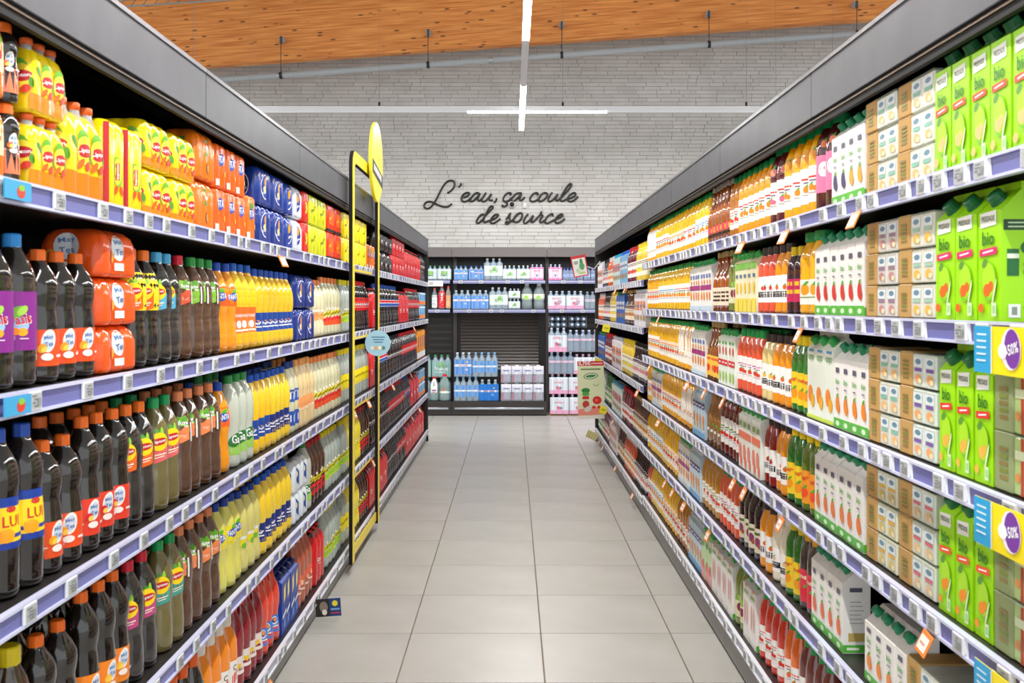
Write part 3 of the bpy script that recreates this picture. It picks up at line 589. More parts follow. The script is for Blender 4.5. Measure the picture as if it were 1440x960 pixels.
carton('whbig', 'coconut_water_carton', 'juice carton', 'broad white carton with pink fruit drawing', .105, .09, .25, '#efece8', '#3faa4e', lambda P, x, h: (P.ell(-x*.4, h*.45, x*.2, h*.2, '#e8a0a0'), P.ell(x*.3, h*.45, x*.2, h*.2, '#e8b0a8'), P.rect(-x*.6, h*.75, x*.6, h*.8, '#8ac06a'), P.ell(0, h*.88, x*.3, h*.03, '#f0a03a')), 'slant', white_side)
carton('gncart', 'apple_juice_carton', 'juice carton', 'green and pink carton with green cap', .07, .075, .245, '#c8e2b0', '#2fae4e', lambda P, x, h: (P.rect(-x, .002, x, h*.3, '#f0a0a0'), P.ell(0, h*.3, x*.6, h*.1, '#e85a5a'), P.rect(-x*.6, h*.66, x*.6, h*.76, '#4f9a3a')), 'slant')
def sm_face(c1, c2):
    def f(Q, x, h):
        Q.rect(-x*.75, h*.58, x*.75, h*.86, '#dfe8ea'); Q.ell(0, h*.74, x*.5, h*.08, '#6a8ea0'); Q.rect(-x*.6, h*.46, x*.6, h*.56, c1); Q.ell(0, h*.26, x*.5, h*.13, c2); Q.ell(x*.35, h*.2, x*.3, h*.08, '#f4e0b0')
    return f
for k, look, face, c1, c2 in (('tr_mint', 'cardboard-sleeved pack of mint-label cartons', '#dddccb', '#7fc0a8', '#f0b878'), ('tr_mauve', 'cardboard-sleeved pack of mauve-label cartons', '#d9d5cd', '#9a7a90', '#c88a8a'),
        ('tr_yel', 'cardboard-sleeved pack of yellow-fruit cartons', '#dedccb', '#9fc8b0', '#f2b84a'), ('tr_pur', 'sleeved pack of violet-stripe cartons', '#d8e0d4', '#7a5aa8', '#f0a86a'), ('tr_gold', 'sleeved pack of golden-stripe cartons', '#dcdcc0', '#e8b03a', '#d8c06a'), ('tr_rose', 'sleeved pack of rose-stripe cartons', '#d8dccb', '#d86a7a', '#e8c090'),
        ('tr_peach', 'sleeved pack of peach-fruit cartons', '#ece8dc', '#8fc0b8', '#f0a070')):
    tray(k, look, .205, .14, .082 if 'e' else .09, '#c09758', face, sm_face(c1, c2))
for k, look in (('tr_grn', 'green film pack of small red-strip cartons'),):
    p = tray(k, look, .2, .14, .115, '#8f9a6a', '#a8c07a', lambda Q, x, h: (Q.rect(-x*.15, h*.02, x*.15, h*.96, '#b83a2a'), Q.ell(-x*.5, h*.3, x*.25, h*.08, '#d88a4a'), Q.rect(-x*.8, h*.6, x*.8, h*.75, '#cfd8b0')))
JR = dict(toe=30)
def juice(k, look, liq, cap, drw, band=None, R=.041, H=.265, shape='juice', name='juice_bottle', cat='juice bottle', capr=None):
    bottle(k, name, cat, look, R, H, shape, liq, cap, drw, band, toe=32, capr=capr, seg=18)
G = '#18a04e'
juice('oj', 'orange juice bottle with white label', ('#ffc414',), G, juice_label(.36, .024, PEEL), [(.16, .56, '#f6f1ea')])
juice('oj2', 'orange juice bottle with striped label', ('#ffb912',), G, juice_label(.34, .022, '#f06a1e', '#a82a78'), [(.14, .5, '#f4ede8')])
juice('oj3', 'orange juice bottle with blue-white label', ('#ffcb24',), G, juice_label(.36, .023, PEEL, '#4a9ad0'), [(.16, .56, '#eef0f0')])
juice('oj4', 'tall golden juice bottle with tomato-red dots', ('#ffc015',), G, juice_label(.34, .022, '#e04a2a', '#f08a1e'), [(.14, .5, '#f6efe4')])
juice('oj5', 'golden juice bottle with white neck tag', ('#ffb012',), G, both(juice_label(.36, .022, PEEL, '#f0e8da'), lambda P, R, H: P.rect(-.016, .3*H, .016, .8*H, '#f6f2ea')), [(.12, .4, '#f4ece0')])
juice('multi', 'amber multifruit bottle with cream label', ('#fba31e',), G, juice_label(.36, .024, '#e88a2a'), [(.16, .56, '#f5efdf')])
juice('cream_oj', 'orange juice bottle with cream red-band label', ('#ffb016',), '#1fa85a', both(juice_label(.34, .024, '#ef8a1e', '#d8262e'), lambda P, R, H: (P.fruit(.006, .68*H, .017, '#f59a1e'))), [(.14, .55, '#f5eede')], R=.044, H=.285)
juice('cream_rd', 'dark juice bottle with cream red-band label', ('#5c1d22',), '#1fa85a', both(juice_label(.34, .024, '#d86a8a', '#d8262e'), lambda P, R, H: (P.fruit(.006, .68*H, .017, '#e88a7a'))), [(.14, .55, '#f5eede')], R=.044, H=.285)
juice('cream_pk', 'dark juice bottle with pink label', ('#4a1a1c',), '#1fa85a', lambda P, R, H: (P.ell(0, .45*H, .024, .024, '#f8dfe4'), P.rect(-.016, .45*H, .016, .48*H, '#b8486a'), P.fruit(.0, .72*H, .014, '#f07a4a')), [(.2, .6, '#f07aa0')], R=.045, H=.29)
juice('amber', 'amber glass bottle with fruit label', ('#a2521a',), '#cfc8b8', lambda P, R, H: (P.ell(-.006, .24*H, .016, .018, '#e8485a'), P.ell(.014, .24*H, .013, .015, '#f0a040'), P.rect(-.03, .12*H, .03, .16*H, '#2a1a18', slant=.01)), None, .037, .275, 'glass', 'cider_bottle', 'glass bottle')
juice('amber_w', 'amber glass bottle with cream label', ('#9a4a16',), '#d0b878', lines(.3, 3, .018, .022, '#3a2a22'), [(.1, .4, '#ecd8c0')], .037, .275, 'glass', 'cider_bottle', 'glass bottle')
juice('amber_y', 'amber glass bottle with yellow label', ('#8a4a18',), '#d0b878', lambda P, R, H: (P.ell(0, .2*H, .014, .018, '#d8402a'), P.rect(-.02, .34*H, .02, .38*H, '#e04a2a')), [(.06, .42, '#f0c04a')], .037, .275, 'glass', 'cider_bottle', 'glass bottle')
juice('amber_g', 'amber glass bottle with green flecks', ('#9a6420',), '#2f8a3a', lambda P, R, H: (P.ell(0, .35*H, .008, .008, '#5f9a2a'), P.ell(.014, .2*H, .008, .006, '#f0c03a'), P.rect(-.016, .22*H, .0, .27*H, '#e8e8d8')), None, .038, .275, 'glass', 'cider_bottle', 'glass bottle')
juice('apple', 'pale apple juice bottle, white label', ('#c88a2a', .95), G, juice_label(.32, .022, '#d8504a', '#8aa83a'), [(.14, .46, '#f0ebe0')])
juice('apple2', 'amber apple juice bottle with green cap', ('#b8701c',), G, juice_label(.32, .022, '#d8443a', '#d8262e'), [(.14, .46, '#f2eadc')])
juice('sm_red', 'coral smoothie bottle with black label', ('#e8583a',), '#3a3230', smoothie_label(.34, .02, '#d8342a'), [(.16, .55, '#f6f2ee')], .036, .25, 'smooth', 'smoothie_bottle', 'smoothie')
juice('sm_or', 'orange smoothie bottle with black label', ('#f59a1a',), '#3a3230', smoothie_label(.34, .02, '#e06a1a'), [(.16, .55, '#f6f2ee')], .037, .25, 'smooth', 'smoothie_bottle', 'smoothie')
juice('sm_pale', 'pale smoothie bottle with black label', ('#ecd48a',), '#3a3230', smoothie_label(.34, .02, '#e8c03a'), [(.16, .55, '#f6f2ee')], .036, .25, 'smooth', 'smoothie_bottle', 'smoothie')
juice('sm_wht', 'milky smoothie bottle with black label', ('#ece2c8',), '#f0ece4', smoothie_label(.3, .02, '#e8c8a0'), [(.14, .48, '#f6f2ee')], .038, .25, 'smooth', 'smoothie_bottle', 'smoothie')
juice('sm_drk', 'dark red smoothie bottle with black label', ('#8e1f1c',), '#3a3230', smoothie_label(.34, .02, '#b82a3a'), [(.16, .55, '#f6f2ee')], .036, .25, 'smooth', 'smoothie_bottle', 'smoothie')
juice('coral', 'coral red juice bottle with white label', ('#ec5a34',), G, juice_label(.36, .02, '#d8402a', '#b85aa0'), [(.18, .56, '#f4ece8')], .037, .26, 'smooth')
juice('vita', 'small dark bottle with magenta stripes', ('#3a1a22',), '#e8c81c', lambda P, R, H: (P.rect(-.02, .42*H, .02, .48*H, '#f0c82a'), P.rect(-.02, .3*H, .02, .36*H, '#f0c82a')), [(.18, .52, '#c8285a')], .031, .23, 'smooth')
juice('jarbig', 'wide golden juice carafe with green lid', ('#f9b21a',), '#1f9a4e', lambda P, R, H: (P.fruit(0, .3*H, .02, '#f59a1e'), P.rect(-.03, .2*H, .03, .215*H, '#8a9a6a')), [(.12, .42, '#f0eee0')], .05, .27, 'juice', 'juice_carafe', 'juice bottle', .034)
juice('pago', 'green bottle with mango label, yellow cap', ('#2f7a24',), '#f2d21a', lambda P, R, H: (P.text('Pago', 0, .42*H, .016, '#d8342a', .04, 10), P.fruit(0, .24*H, .018, '#f5981e')), [(.1, .52, '#f6cf2a')], .036, .255, 'smooth', 'nectar_bottle', 'nectar bottle')
juice('pago_o', 'olive bottle with orange-red label, yellow cap', ('#5f7a1e',), '#f2d21a', lambda P, R, H: (P.text('Pago', 0, .42*H, .016, '#d8342a', .04, 10), P.fruit(0, .24*H, .018, '#f0502a')), [(.1, .52, '#f49a2a')], .036, .255, 'smooth', 'nectar_bottle', 'nectar bottle')
juice('pago_r', 'dark bottle with red label, orange cap', ('#4a4038',), '#f0a81e', lambda P, R, H: (P.text('Pago', 0, .42*H, .016, '#f4e8c0', .04, 10), P.fruit(0, .24*H, .018, '#d8283a')), [(.1, .52, '#d83a4a')], .036, .255, 'smooth', 'nectar_bottle', 'nectar bottle')
juice('grape', 'dark grape juice bottle with pale label', ('#2a2026',), G, lambda P, R, H: (P.ell(0, .28*H, .016, .018, '#8a3a6a'), P.ell(.012, .22*H, .01, .01, '#a85a3a'), P.rect(-.02, .38*H, .02, .42*H, '#5a6a3a')), [(.12, .48, '#e4dcc0')])
juice('wred', 'dark red juice bottle with strawberry label', ('#6a1a18',), G, juice_label(.38, .022, '#d8302a', '#4f9a3a'), [(.18, .62, '#f2eeea')], .037, .265)
juice('tomr', 'tomato red bottle with white label', ('#d8361e',), G, juice_label(.32, .02, '#d8302a'), [(.12, .5, '#f2ece6')], .037, .26, 'smooth')
juice('tomo', 'carrot orange bottle with white label', ('#ee6a14',), G, juice_label(.32, .02, '#e8602a'), [(.12, .5, '#f2ece6')], .037, .26, 'smooth')
juice('plum', 'plum-brown bottle with white label', ('#7a3a34',), G, juice_label(.32, .02, '#b8485a'), [(.12, .5, '#f2ece6')], .037, .26, 'smooth')
juice('grngr', 'green grape juice bottle with dark label', ('#7a8a3a',), G, lambda P, R, H: (P.ell(0, .3*H, .016, .018, '#8a2a4a'), P.ell(.0, .45*H, .012, .012, '#8ac03a')), [(.14, .4, '#d8d8b0')])
# --- syrups and cordials at the far end of the juice rack
for i, (k, look, liq, cap, lab, fr) in enumerate((('sy_red', 'dark red syrup bottle with white label', '#6a1420', '#c8202a', '#f0e8e4', '#d8302a'), ('sy_grn', 'green mint syrup bottle', '#3a7a3a', '#2a8a3a', '#e8ecd8', '#4fa03a'),
        ('sy_yel', 'yellow lemon syrup bottle', '#e8c83a', '#e8d01c', '#f6f2d8', '#f0d82a'), ('sy_blk', 'near-black syrup bottle with white label', '#1e1618', '#1a1a1a', '#f2eeea', '#e88a9a'),
        ('sy_org', 'orange syrup bottle with silver neck', '#e8621e', '#e0e0dc', '#f2e4d0', '#f08a2a'), ('sy_brn', 'brown cordial bottle with gold cap', '#5a3a20', '#d0b060', '#ece0c8', '#c87a3a'))):
    juice(k, look, (liq,), cap, both(lambda P, R, H, fr=fr: (P.fruit(0, .3*H, .016, fr)), lines(.5, 2, .012, .018, '#7a6a6a')), [(.14, .56, lab)], .036, .285, 'glass' if i % 2 else 'smooth', 'syrup_bottle', 'syrup')
for k, look, c, cap, acc in (('tin_blue', 'light-blue squash carton', '#7cb8dc', '#2f6ad0', '#f4f4f4'), ('tin_turq', 'turquoise and white fruit-syrup carton', '#cfe8e4', '#2aa8d8', '#e85a5a'), ('tin_multi', 'white carton with colourful fruit patches', '#ece8ec', '#d0d4dc', '#f08a2a'), ('tin_navy', 'blue and white squash carton', '#2a62b8', '#2f8a4a', '#f0f0f0')):
    carton(k, 'squash_carton', 'syrup carton', look, .08, .08, .27, c, cap, lambda P, x, h, acc=acc: (P.rect(-x*.7, h*.45, x*.7, h*.7, acc), P.ell(-x*.3, h*.26, x*.4, h*.08, '#e8485a'), P.ell(x*.3, h*.24, x*.36, h*.08, '#7ab83a'), P.rect(-x*.5, h*.54, x*.5, h*.6, '#4a5a8a')), 'slant')

# ================================================================== RACKS
XL, XR = .94, .915                 # distance of the rail fronts from the aisle axis
PLINTH = mat('#6b6866', 'plastic'); LEDGE = mat('#6e5c48', 'metal')
def label_mesh(name, v, kind='l'):
    g = Geo(); rr = random.Random(v*7 + (kind == 'r')); w, h = (.052, .04)
    g.box(-w/2, w/2, -.008, 0, -h/2, h/2, mat('#dfe1e4', 'plastic'), .003)
    P = Print(lambda u, v_, off: (u, -.008 - off, v_), .0004)
    P.rect(-w*.4, -h*.38, w*.4, h*.38, '#b4b8b8')
    for i in range(4):
        a = rr.uniform(-.36, -.1)*w; P.rect(a, h*(.2 - .16*i), a + w*rr.uniform(.2, .45), h*(.29 - .16*i), '#7d8284')
    P.rect(w*.08, -h*.25, w*.34, h*.12, '#8f9496')
    if kind == 'r':
        g.add([(w/2, -.001, -h/2), (w/2 + .014, -.001, -h/2 - .004), (w/2, -.008, h/2), (w/2 + .006, -.001, h/2)], [(0, 1, 3, 2)], mat('#e8eaf2', 'plastic'))
    return g.join(P.g).mesh(name)
LAB = {k: [label_mesh('price_label', i, k) for i in range(4)] for k in 'lr'}
g = Geo(); g.box(-.034, .034, -.004, 0, -.05, 0, mat('#f08a3a', 'plastic'), .0015)
P = Print(lambda u, v, off: (u, -.004 - off, v), .0004); P.rect(-.027, -.042, .027, -.01, '#f6efe6'); P.rect(-.02, -.03, .014, -.024, '#e0a890'); g.join(P.g); PROMO = g.mesh('promo_tag')
def shelf_geo(w, L, depth):
    g = Geo(); x = w/2 - .001
    g.box(-x, x, .02, depth, L - .034, L - .0005, DARKM); g.box(-x, x, .016, .03, L - .042, L - .001, DARK)
    return g
def rail_geo(w, L, ms, me, lab=.042):
    g = Geo(); x = w/2 - .001
    g.box(-x, x, .006, .016, L - lab, L - .002, ms); g.box(-x, x, 0, .016, L - .004, L + .002, me); g.box(-x, x, 0, .016, L - lab - .003, L - lab + .003, me)
    return g
def bracket_geo(w, L, depth, s):
    g = Geo()
    if 1:
        x = s*(w/2 - .012); g.add([(x - .0015, depth, L - .034), (x + .0015, depth, L - .034), (x - .0015, depth, L - .1), (x + .0015, depth, L - .1), (x - .0015, .34, L - .034), (x + .0015, .34, L - .034), (x - .0015, .34, L - .05), (x + .0015, .34, L - .05)],
              [(0,1,5,4),(2,6,7,3),(0,4,6,2),(1,3,7,5),(4,5,7,6),(0,2,3,1)], mat('#3a3634', 'metal'))
    return g
def bay(side, y0, y1, levels, label, yellow=None, seed=0, zc=(2.10, 2.245), dense=.13):
    w = y1 - y0; ym = (y0 + y1)/2; rr = random.Random(seed); depth = .52
    root = link('shelving_bay', None, None, (side*(XL if side < 0 else XR), ym, 0), R_(90 if side < 0 else -90)); tag(root, label, 'shelving')
    x = w/2 - .0015
    for i, L in enumerate(levels):
        sh = link('shelf', shelf_geo(w, L, depth).mesh('shelf'), root)
        ms, me = (RAIL, RAILE) if i < len(levels) - 1 else (RAILW, mat('#d9dae2', 'plastic'))
        link('price_rail', rail_geo(w, L, ms, me).mesh('price_rail'), sh)
        if yellow:
            a, b = yellow[0] - ym, yellow[1] - ym; a, b = (a, b) if side < 0 else (-b, -a)
            q = Geo(); q.box(a, b, .002, .0055, L - .039, L - .005, RAILY); link('yellow_strip', q.mesh('yellow_strip'), sh)
        if i < len(levels) - 1: [link('bracket', bracket_geo(w, L, depth, s).mesh('bracket'), sh) for s in (-1, 1)]
        u = -x + .05 + rr.random()*.06
        while u < x - .05:
            o = link('price_label', LAB['l' if side < 0 else 'r'][rr.randrange(4)], sh, (u, .006, L - .021))
            if rr.random() < (.035 if side < 0 else .08)*(.4 if i == len(levels) - 1 else 1) and (side < 0 or ym - u > 2.05):
                q = link('promo_tag', PROMO, sh, (u + .006, -.006, L - .042)); q.rotation_euler = (R_(-25), 0, R_(rr.uniform(-8, 8)))
            u += dense*rr.uniform(.6, 1.7)
    g = Geo(); g.box(-x, x, .02, depth, .015, levels[-1] - .045, PLINTH); g.box(-x, x, .05, depth, 0, .015, BLACK); link('plinth', g.mesh('plinth'), root)  # recessed black strip gives the shadow line under the plinth as colour
    g = Geo(); g.box(-x, x, depth + .02, depth + .035, .02, 2.24, mat('#171514', 'matte'))
    for k in range(9): g.box(-x, x, depth + .016, depth + .02, .25 + .22*k, .26 + .22*k, BLACK)
    link('back_panel', g.mesh('back_panel'), root)
    for s in (-1, 1):
        g = Geo(); g.box(s*x - (.02 if s > 0 else 0), s*x + (.02 if s < 0 else 0), depth, depth + .02, 0, 2.2, mat('#4a4644', 'metal'))
        link('upright', g.mesh('upright'), root)
    ca = link('canopy', Geo().box(-x, x, .02, depth + .03, 2.205, 2.24, DARK).mesh('canopy'), root)
    g = Geo(); g.box(-x, x, 0, .02, zc[0], zc[1], M_STEEL, .002); g.box(-x, x, -.004, .03, zc[1] - .008, zc[1] + .004, mat('#84868a', 'metal')); link('fascia', g.mesh('fascia'), ca)
    g = Geo(); g.box(-x, x, .008, .022, zc[0] - .03, zc[0] - .001, BLACK); g.box(-x, x, .004, .008, zc[0] - .012, zc[0] - .008, LEDGE); link('canopy_lip', g.mesh('canopy_lip'), ca)
    for y0_, y1_, z0_, z1_, m_ in ((.14, .17, 2.172, 2.184, mat('#6a5a40', 'metal')), (.06, .2, 2.185, 2.204, DARK), (.3, .36, 2.188, 2.203, mat('#3a3230', 'metal'))):
        link('canopy_track', Geo().box(-x, x, y0_, y1_, z0_, z1_, m_).mesh('canopy_track'), ca)
    g = Geo()
    for k in range(5): g.box(-x + .03 + .02*k, -x + .042 + .02*k, .2, .208, 2.195, 2.203, mat('#e8e4da', 'metal'))  # bright pieces standing in for light reflected off the canopy slots
    link('slot_glints', g.mesh('slot_glints'), ca)
    return root
LEV_L = (1.765, 1.361, .95, .54, .13)
LEV_R = (1.815, 1.495, 1.168, .855, .525, .17)
LEV_R2 = (1.70, 1.36, .945, .53, .15)
YB = [1.70 + 1.33*i for i in range(8)]
for i, t in enumerate(('holding the purple-label fruit drinks', 'holding the orange soda can packs', 'holding the navy orange-soda packs', 'behind the yellow-black portal frame', 'holding dark colas just beyond the yellow frame', 'holding the stacked red cola packs', 'at the far end of the cola section')):
    bay(-1, YB[i], YB[i+1], LEV_L, 'dark soda shelving bay ' + t, (5.62, 6.66) if i == 2 else None, i, dense=.15 if i < 3 else .11)
for o in [o for o in bpy.data.objects if o.name.startswith('yellow_strip')]: bpy.data.objects.remove(o)
for i, t in enumerate(('holding the lime-green organic cartons', 'holding the slim white juice cartons', 'holding the coral and orange smoothies', 'holding the golden orange-juice bottles')):
    bay(1, YB[i], YB[i+1], LEV_R, 'dark juice shelving bay ' + t, None, 20 + i, dense=.125)
for i, t in enumerate(('holding syrup beside the orange juice', 'holding syrups and squash cartons', 'at the end with the hanging signs')):
    bay(1, YB[i+4], YB[i+5], LEV_R2, 'dark shelving bay ' + t, None, 30 + i, dense=.085)
# end panels of both racks
for s, X, lab in ((-1, XL, 'dark end panel closing the soda rack by the water'), (1, XR, 'dark end panel closing the juice rack by the water')):
    g = Geo(); y = YB[7] + .002; a, b = sorted((s*(X + .004), s*(X + .56))); g.box(a, b, y, y + .03, 0, 2.24, DARKM, .003); g.box(a - .002, b + .002, y - .001, y + .034, 0, .05, BLACK); 
    tag(link('end_panel', g.mesh('end_panel')), lab, 'panel')

# ------------------------------------------------------------------ filling the shelves
ORD = {5: ('top', 'second', 'third', 'fourth', 'bottom'), 6: ('top', 'second', 'third', 'fourth', 'fifth', 'bottom')}
USED = {}
def instance(p, loc, rz, label, group, parts, turn=0):
    if parts:
        if p.meshes is None: p.meshes = [(n, g.mesh(n)) for n, g in p.geos]
        r = link(p.name, None, None, loc, rz)
        for n, me in p.meshes: link(n, me, r)
        if p.label_geo:
            if turn not in p.labels:
                g = p.label_geo(turn); p.labels[turn] = g.mesh('label') if g.v else None
            if p.labels[turn]: link('label', p.labels[turn], r)
    else:
        if turn not in p.joined:
            G_ = Geo()
            for n, g in p.geos: G_.join(g)
            if p.label_geo: G_.join(p.label_geo(turn))
            p.joined[turn] = G_.mesh(p.name)
        r = link(p.name, p.joined[turn], None, loc, rz)
    tag(r, label, p.cat, group); return r
TIER = {1: ('',), 2: ('lower-tier ', 'upper-tier '), 3: ('lower-tier ', 'middle-tier ', 'upper-tier '), 4: ('lower-tier ', 'second-tier ', 'third-tier ', 'upper-tier ')}
NTH = ('first', 'second', 'third', 'fourth', 'fifth', 'sixth', 'seventh', 'eighth', 'ninth', 'tenth')
def fill(side, levels, li, runs, rack, nth=None, parts_to=5.9, front=None, ymax=99):
    XFp = front or ((XL + .03) if side < 0 else (XR + .03)); cur = 0
    conv = (lambda x: XFp*F/(CX - x)) if side < 0 else (lambda x: XFp*F/(x - CX))
    where = "on the %s rack's %s shelf" % (rack, nth or ORD[len(levels)][li])
    rng = sorted(runs, key=lambda r: r[0], reverse=side > 0)
    for r in rng:
        x0, x1, key = r[:3]; o = r[3] if len(r) > 3 else {}
        p = PRODS[key]; a, b = sorted((conv(x0), conv(x1))); a = max(a, cur); y = a
        tiers = o.get('t', 1); n = max(1, int((b - a)/p.w + .45)); pitch = max(p.w, min(p.w*1.12, (b - a)/n))
        for i in range(n):
            yc = y + pitch/2
            if yc + p.w/2 > min(YB[7], ymax): break
            rows = o.get('rows', 2 if (p.toe and yc < 4.8) else 1)
            for k in range(rows):
                for t in range(tiers if k == 0 else o.get('t2', 1)):
                    jx = random.uniform(0, .006) if p.toe else random.uniform(0, .003)
                    X = side*(XFp + p.d/2 + jx + k*(p.d + .008)); rz = R_(90 if side < 0 else -90)
                    turn = 0
                    if p.toe: turn = (p.toe + random.choice((-14, -5, 5, 14)) if yc < parts_to else p.toe)*(-1 if side < 0 else 1)
                    base = ('second-row ' if k else '') + TIER[tiers][t] + p.look
                    lab = grp = base + ' ' + where + (' ' + o['by'] if o.get('by') else '')
                    lab2 = "%s on %s rack's %s shelf, %s towards the water" % (base, rack, nth or ORD[len(levels)][li], NTH[min(i, 9)])
                    if n > 1 and n < 11 and not o.get('by') and k == 0 and yc < 5.9 and len(lab2.split()) <= 16: lab = lab2
                    instance(p, (X, yc, levels[li] + .0012 + t*(p.h + .001)), rz, lab, grp, yc < parts_to, turn)
            y += pitch
        cur = y + .002
def T(n): return {'t': n}
# soda rack, pixel columns of the product fronts along each rail
fill(-1, LEV_L, 0, [(-6, 10, 'multi_small', T(2)), (10, 47, 'tea_small', {'t': 2, 't2': 2}), (47, 95, 'lemon_small', T(2)), (95, 152, 'lemon_tall'), (152, 203, 'redyellow'), (203, 278, 'lipcans', T(2)), (278, 305, 'peachpk', T(2)),
    (305, 345, 'fantabox', T(2)), (345, 364, 'fantabox2'), (364, 402, 'bluepk', T(2)), (402, 414, 'bluepk2', T(2)), (414, 428, 'whiteblue', T(2)), (428, 435, 'redpk', T(2)), (435, 461, 'limepk', T(2)), (461, 482, 'schwred', T(2)),
    (484, 517, 'yellowpk', T(2)), (517, 527, 'fantabox2'), (527, 553, 'cola_dk', T(2)), (553, 568, 'cola_pk', T(2)), (568, 592, 'cola_pk2'), (592, 600, 'cola_blk'), (600, 605, 'litecans', T(2))], 'soda')
fill(-1, LEV_L, 1, [(-45, 70, 'oasis'), (70, 141, 'may_o'), (141, 193, 'orangecan', T(3)), (193, 233, 'lip_yel'), (233, 262, 'lip_bl'), (262, 282, 'fuze_rd'), (282, 314, 'fuze_gn'), (314, 334, 'fanta'), (334, 368, 'orang_film'), (368, 414, 'orang'),
    (414, 440, 'bluepk3', T(2)), (440, 460, 'lemon_small_b'), (460, 482, 'schw_lem'), (485, 500, 'schw_cl'), (500, 521, 'cola'), (524, 530, 'cola_pk2'), (530, 562, 'pepsi'), (562, 575, 'cola_pk2', {'by': 'beyond the blue-logo colas'}), (575, 591, 'cola', {'by': 'past the red packs'}), (591, 605, 'litecans', T(2))], 'soda')
fill(-1, LEV_L, 2, [(-32, 14, 'oasis_pink'), (14, 68, 'lu'), (68, 130, 'may_o'), (130, 188, 'may_r'), (188, 228, 'lip_or'), (228, 262, 'lip_gr'), (262, 318, 'fuze_pch'), (318, 333, 'fanta'), (333, 362, 'limo'), (362, 384, 'orang'), (384, 411, 'orang2'), (411, 423, 'eleven'), (423, 446, 'peach'), (446, 482, 'schw_lem'),
    (484, 520, 'schw_ye'), (521, 530, 'cola_pk2'), (530, 546, 'pepsi'), (546, 566, 'cola_blk'), (566, 588, 'cola'), (588, 605, 'orangebox')], 'soda')
fill(-1, LEV_L, 3, [(-50, 66, 'brown_y'), (66, 130, 'may_o'), (130, 193, 'may_y'), (193, 236, 'lip_pk'), (236, 263, 'lip_tl'), (263, 316, 'fuze_pch'), (316, 345, 'fanta_lem'), (345, 372, 'lemon_sm'), (372, 414, 'orang2'), (414, 431, 'cubes', T(2)), (431, 442, 'limo'), (442, 460, 'schw_br'), (460, 482, 'schw_cl'),
    (485, 492, 'schw_cl', {'by': 'inside the portal'}), (492, 508, 'yellowsleeve'), (508, 521, 'schw_br', {'by': 'inside the portal'}), (524, 548, 'cola_blk'), (548, 570, 'cola'), (570, 578, 'pepsi'), (578, 590, 'cola_pk2'), (590, 605, 'litecans', T(2))], 'soda')
fill(-1, LEV_L, 4, [(200, 294, 'greenlab'), (294, 338, 'oj_big'), (338, 372, 'redgren'), (372, 396, 'redsleeve'), (396, 420, 'bluecart'), (420, 441, 'pinkish'), (441, 462, 'cola_pk2', {'by': 'near the blue cartons'}), (462, 482, 'schw_cl'),
    (485, 494, 'schw_ye'), (494, 507, 'yellowsleeve'), (507, 518, 'schw_br'), (520, 545, 'cola_pk2', {'by': 'beyond the yellow portal'}), (545, 560, 'cola_blk'), (560, 572, 'cola'), (572, 596, 'cola_pk2', {'by': 'at the far end'}), (596, 605, 'litecans', T(2))], 'soda')
# juice rack
fill(1, LEV_R, 0, [(1313, 1455, 'bio1', {'rows': 2}), (1216, 1312, 'tr_mint', T(3)), (1192, 1215, 'wh_yel'), (1168, 1192, 'wh_ber'), (1143, 1168, 'cream_pk'), (1100, 1143, 'cream_oj'), (1082, 1100, 'cream_rd'), (1036, 1082, 'multi'), (1022, 1036, 'apple2'), (993, 1022, 'amber'), (975, 993, 'oj3'), (958, 975, 'oj2'), (938, 958, 'oj4'), (922, 938, 'oj'), (900, 922, 'oj5')], 'juice', ymax=YB[4] - .003)
fill(1, LEV_R, 1, [(1315, 1406, 'bio2', {'rows': 2}), (1264, 1312, 'tr_yel', T(3)), (1216, 1264, 'tr_mauve', T(3)), (1145, 1215, 'wh_red'), (1118, 1145, 'jarbig'), (1104, 1118, 'vita'), (1084, 1104, 'sm_or'), (1063, 1084, 'sm_red'), (1033, 1063, 'yelcart'), (1022, 1033, 'grngr'), (1000, 1022, 'amber_w'), (970, 1000, 'orcart'), (948, 970, 'oj'), (925, 948, 'oj3'), (900, 925, 'oj2')], 'juice', ymax=YB[4] - .003)
fill(1, LEV_R, 2, [(1406, 1475, 'tr_grn', T(2)), (1318, 1400, 'bio3', {'rows': 2}), (1266, 1314, 'tr_pur', T(3)), (1222, 1266, 'tr_mint', T(3)), (1176, 1222, 'wh_man'), (1135, 1176, 'goji'), (1108, 1135, 'pago'), (1085, 1108, 'sm_or'), (1066, 1085, 'sm_pale'), (1033, 1066, 'coral'), (1010, 1033, 'redband'), (993, 1010, 'amber_y'), (972, 993, 'orcart'), (952, 972, 'oj5'), (925, 952, 'oj4'), (900, 925, 'oj')], 'juice', ymax=YB[4] - .003)
fill(1, LEV_R, 3, [(1402, 1475, 'tr_grn', T(2)), (1318, 1400, 'bio4', {'rows': 2}), (1264, 1312, 'tr_rose', T(3)), (1215, 1264, 'tr_gold', T(3)), (1144, 1214, 'wh_apr'), (1122, 1144, 'pago_o'), (1102, 1122, 'pago'), (1086, 1102, 'sm_or'), (1069, 1086, 'sm_drk'), (1038, 1069, 'grapef'), (1010, 1038, 'wred'), (990, 1010, 'amber_g'), (974, 990, 'blcart'), (955, 974, 'oj5'), (930, 955, 'oj2'), (916, 930, 'orcart'), (900, 916, 'oj')], 'juice', ymax=YB[4] - .003)
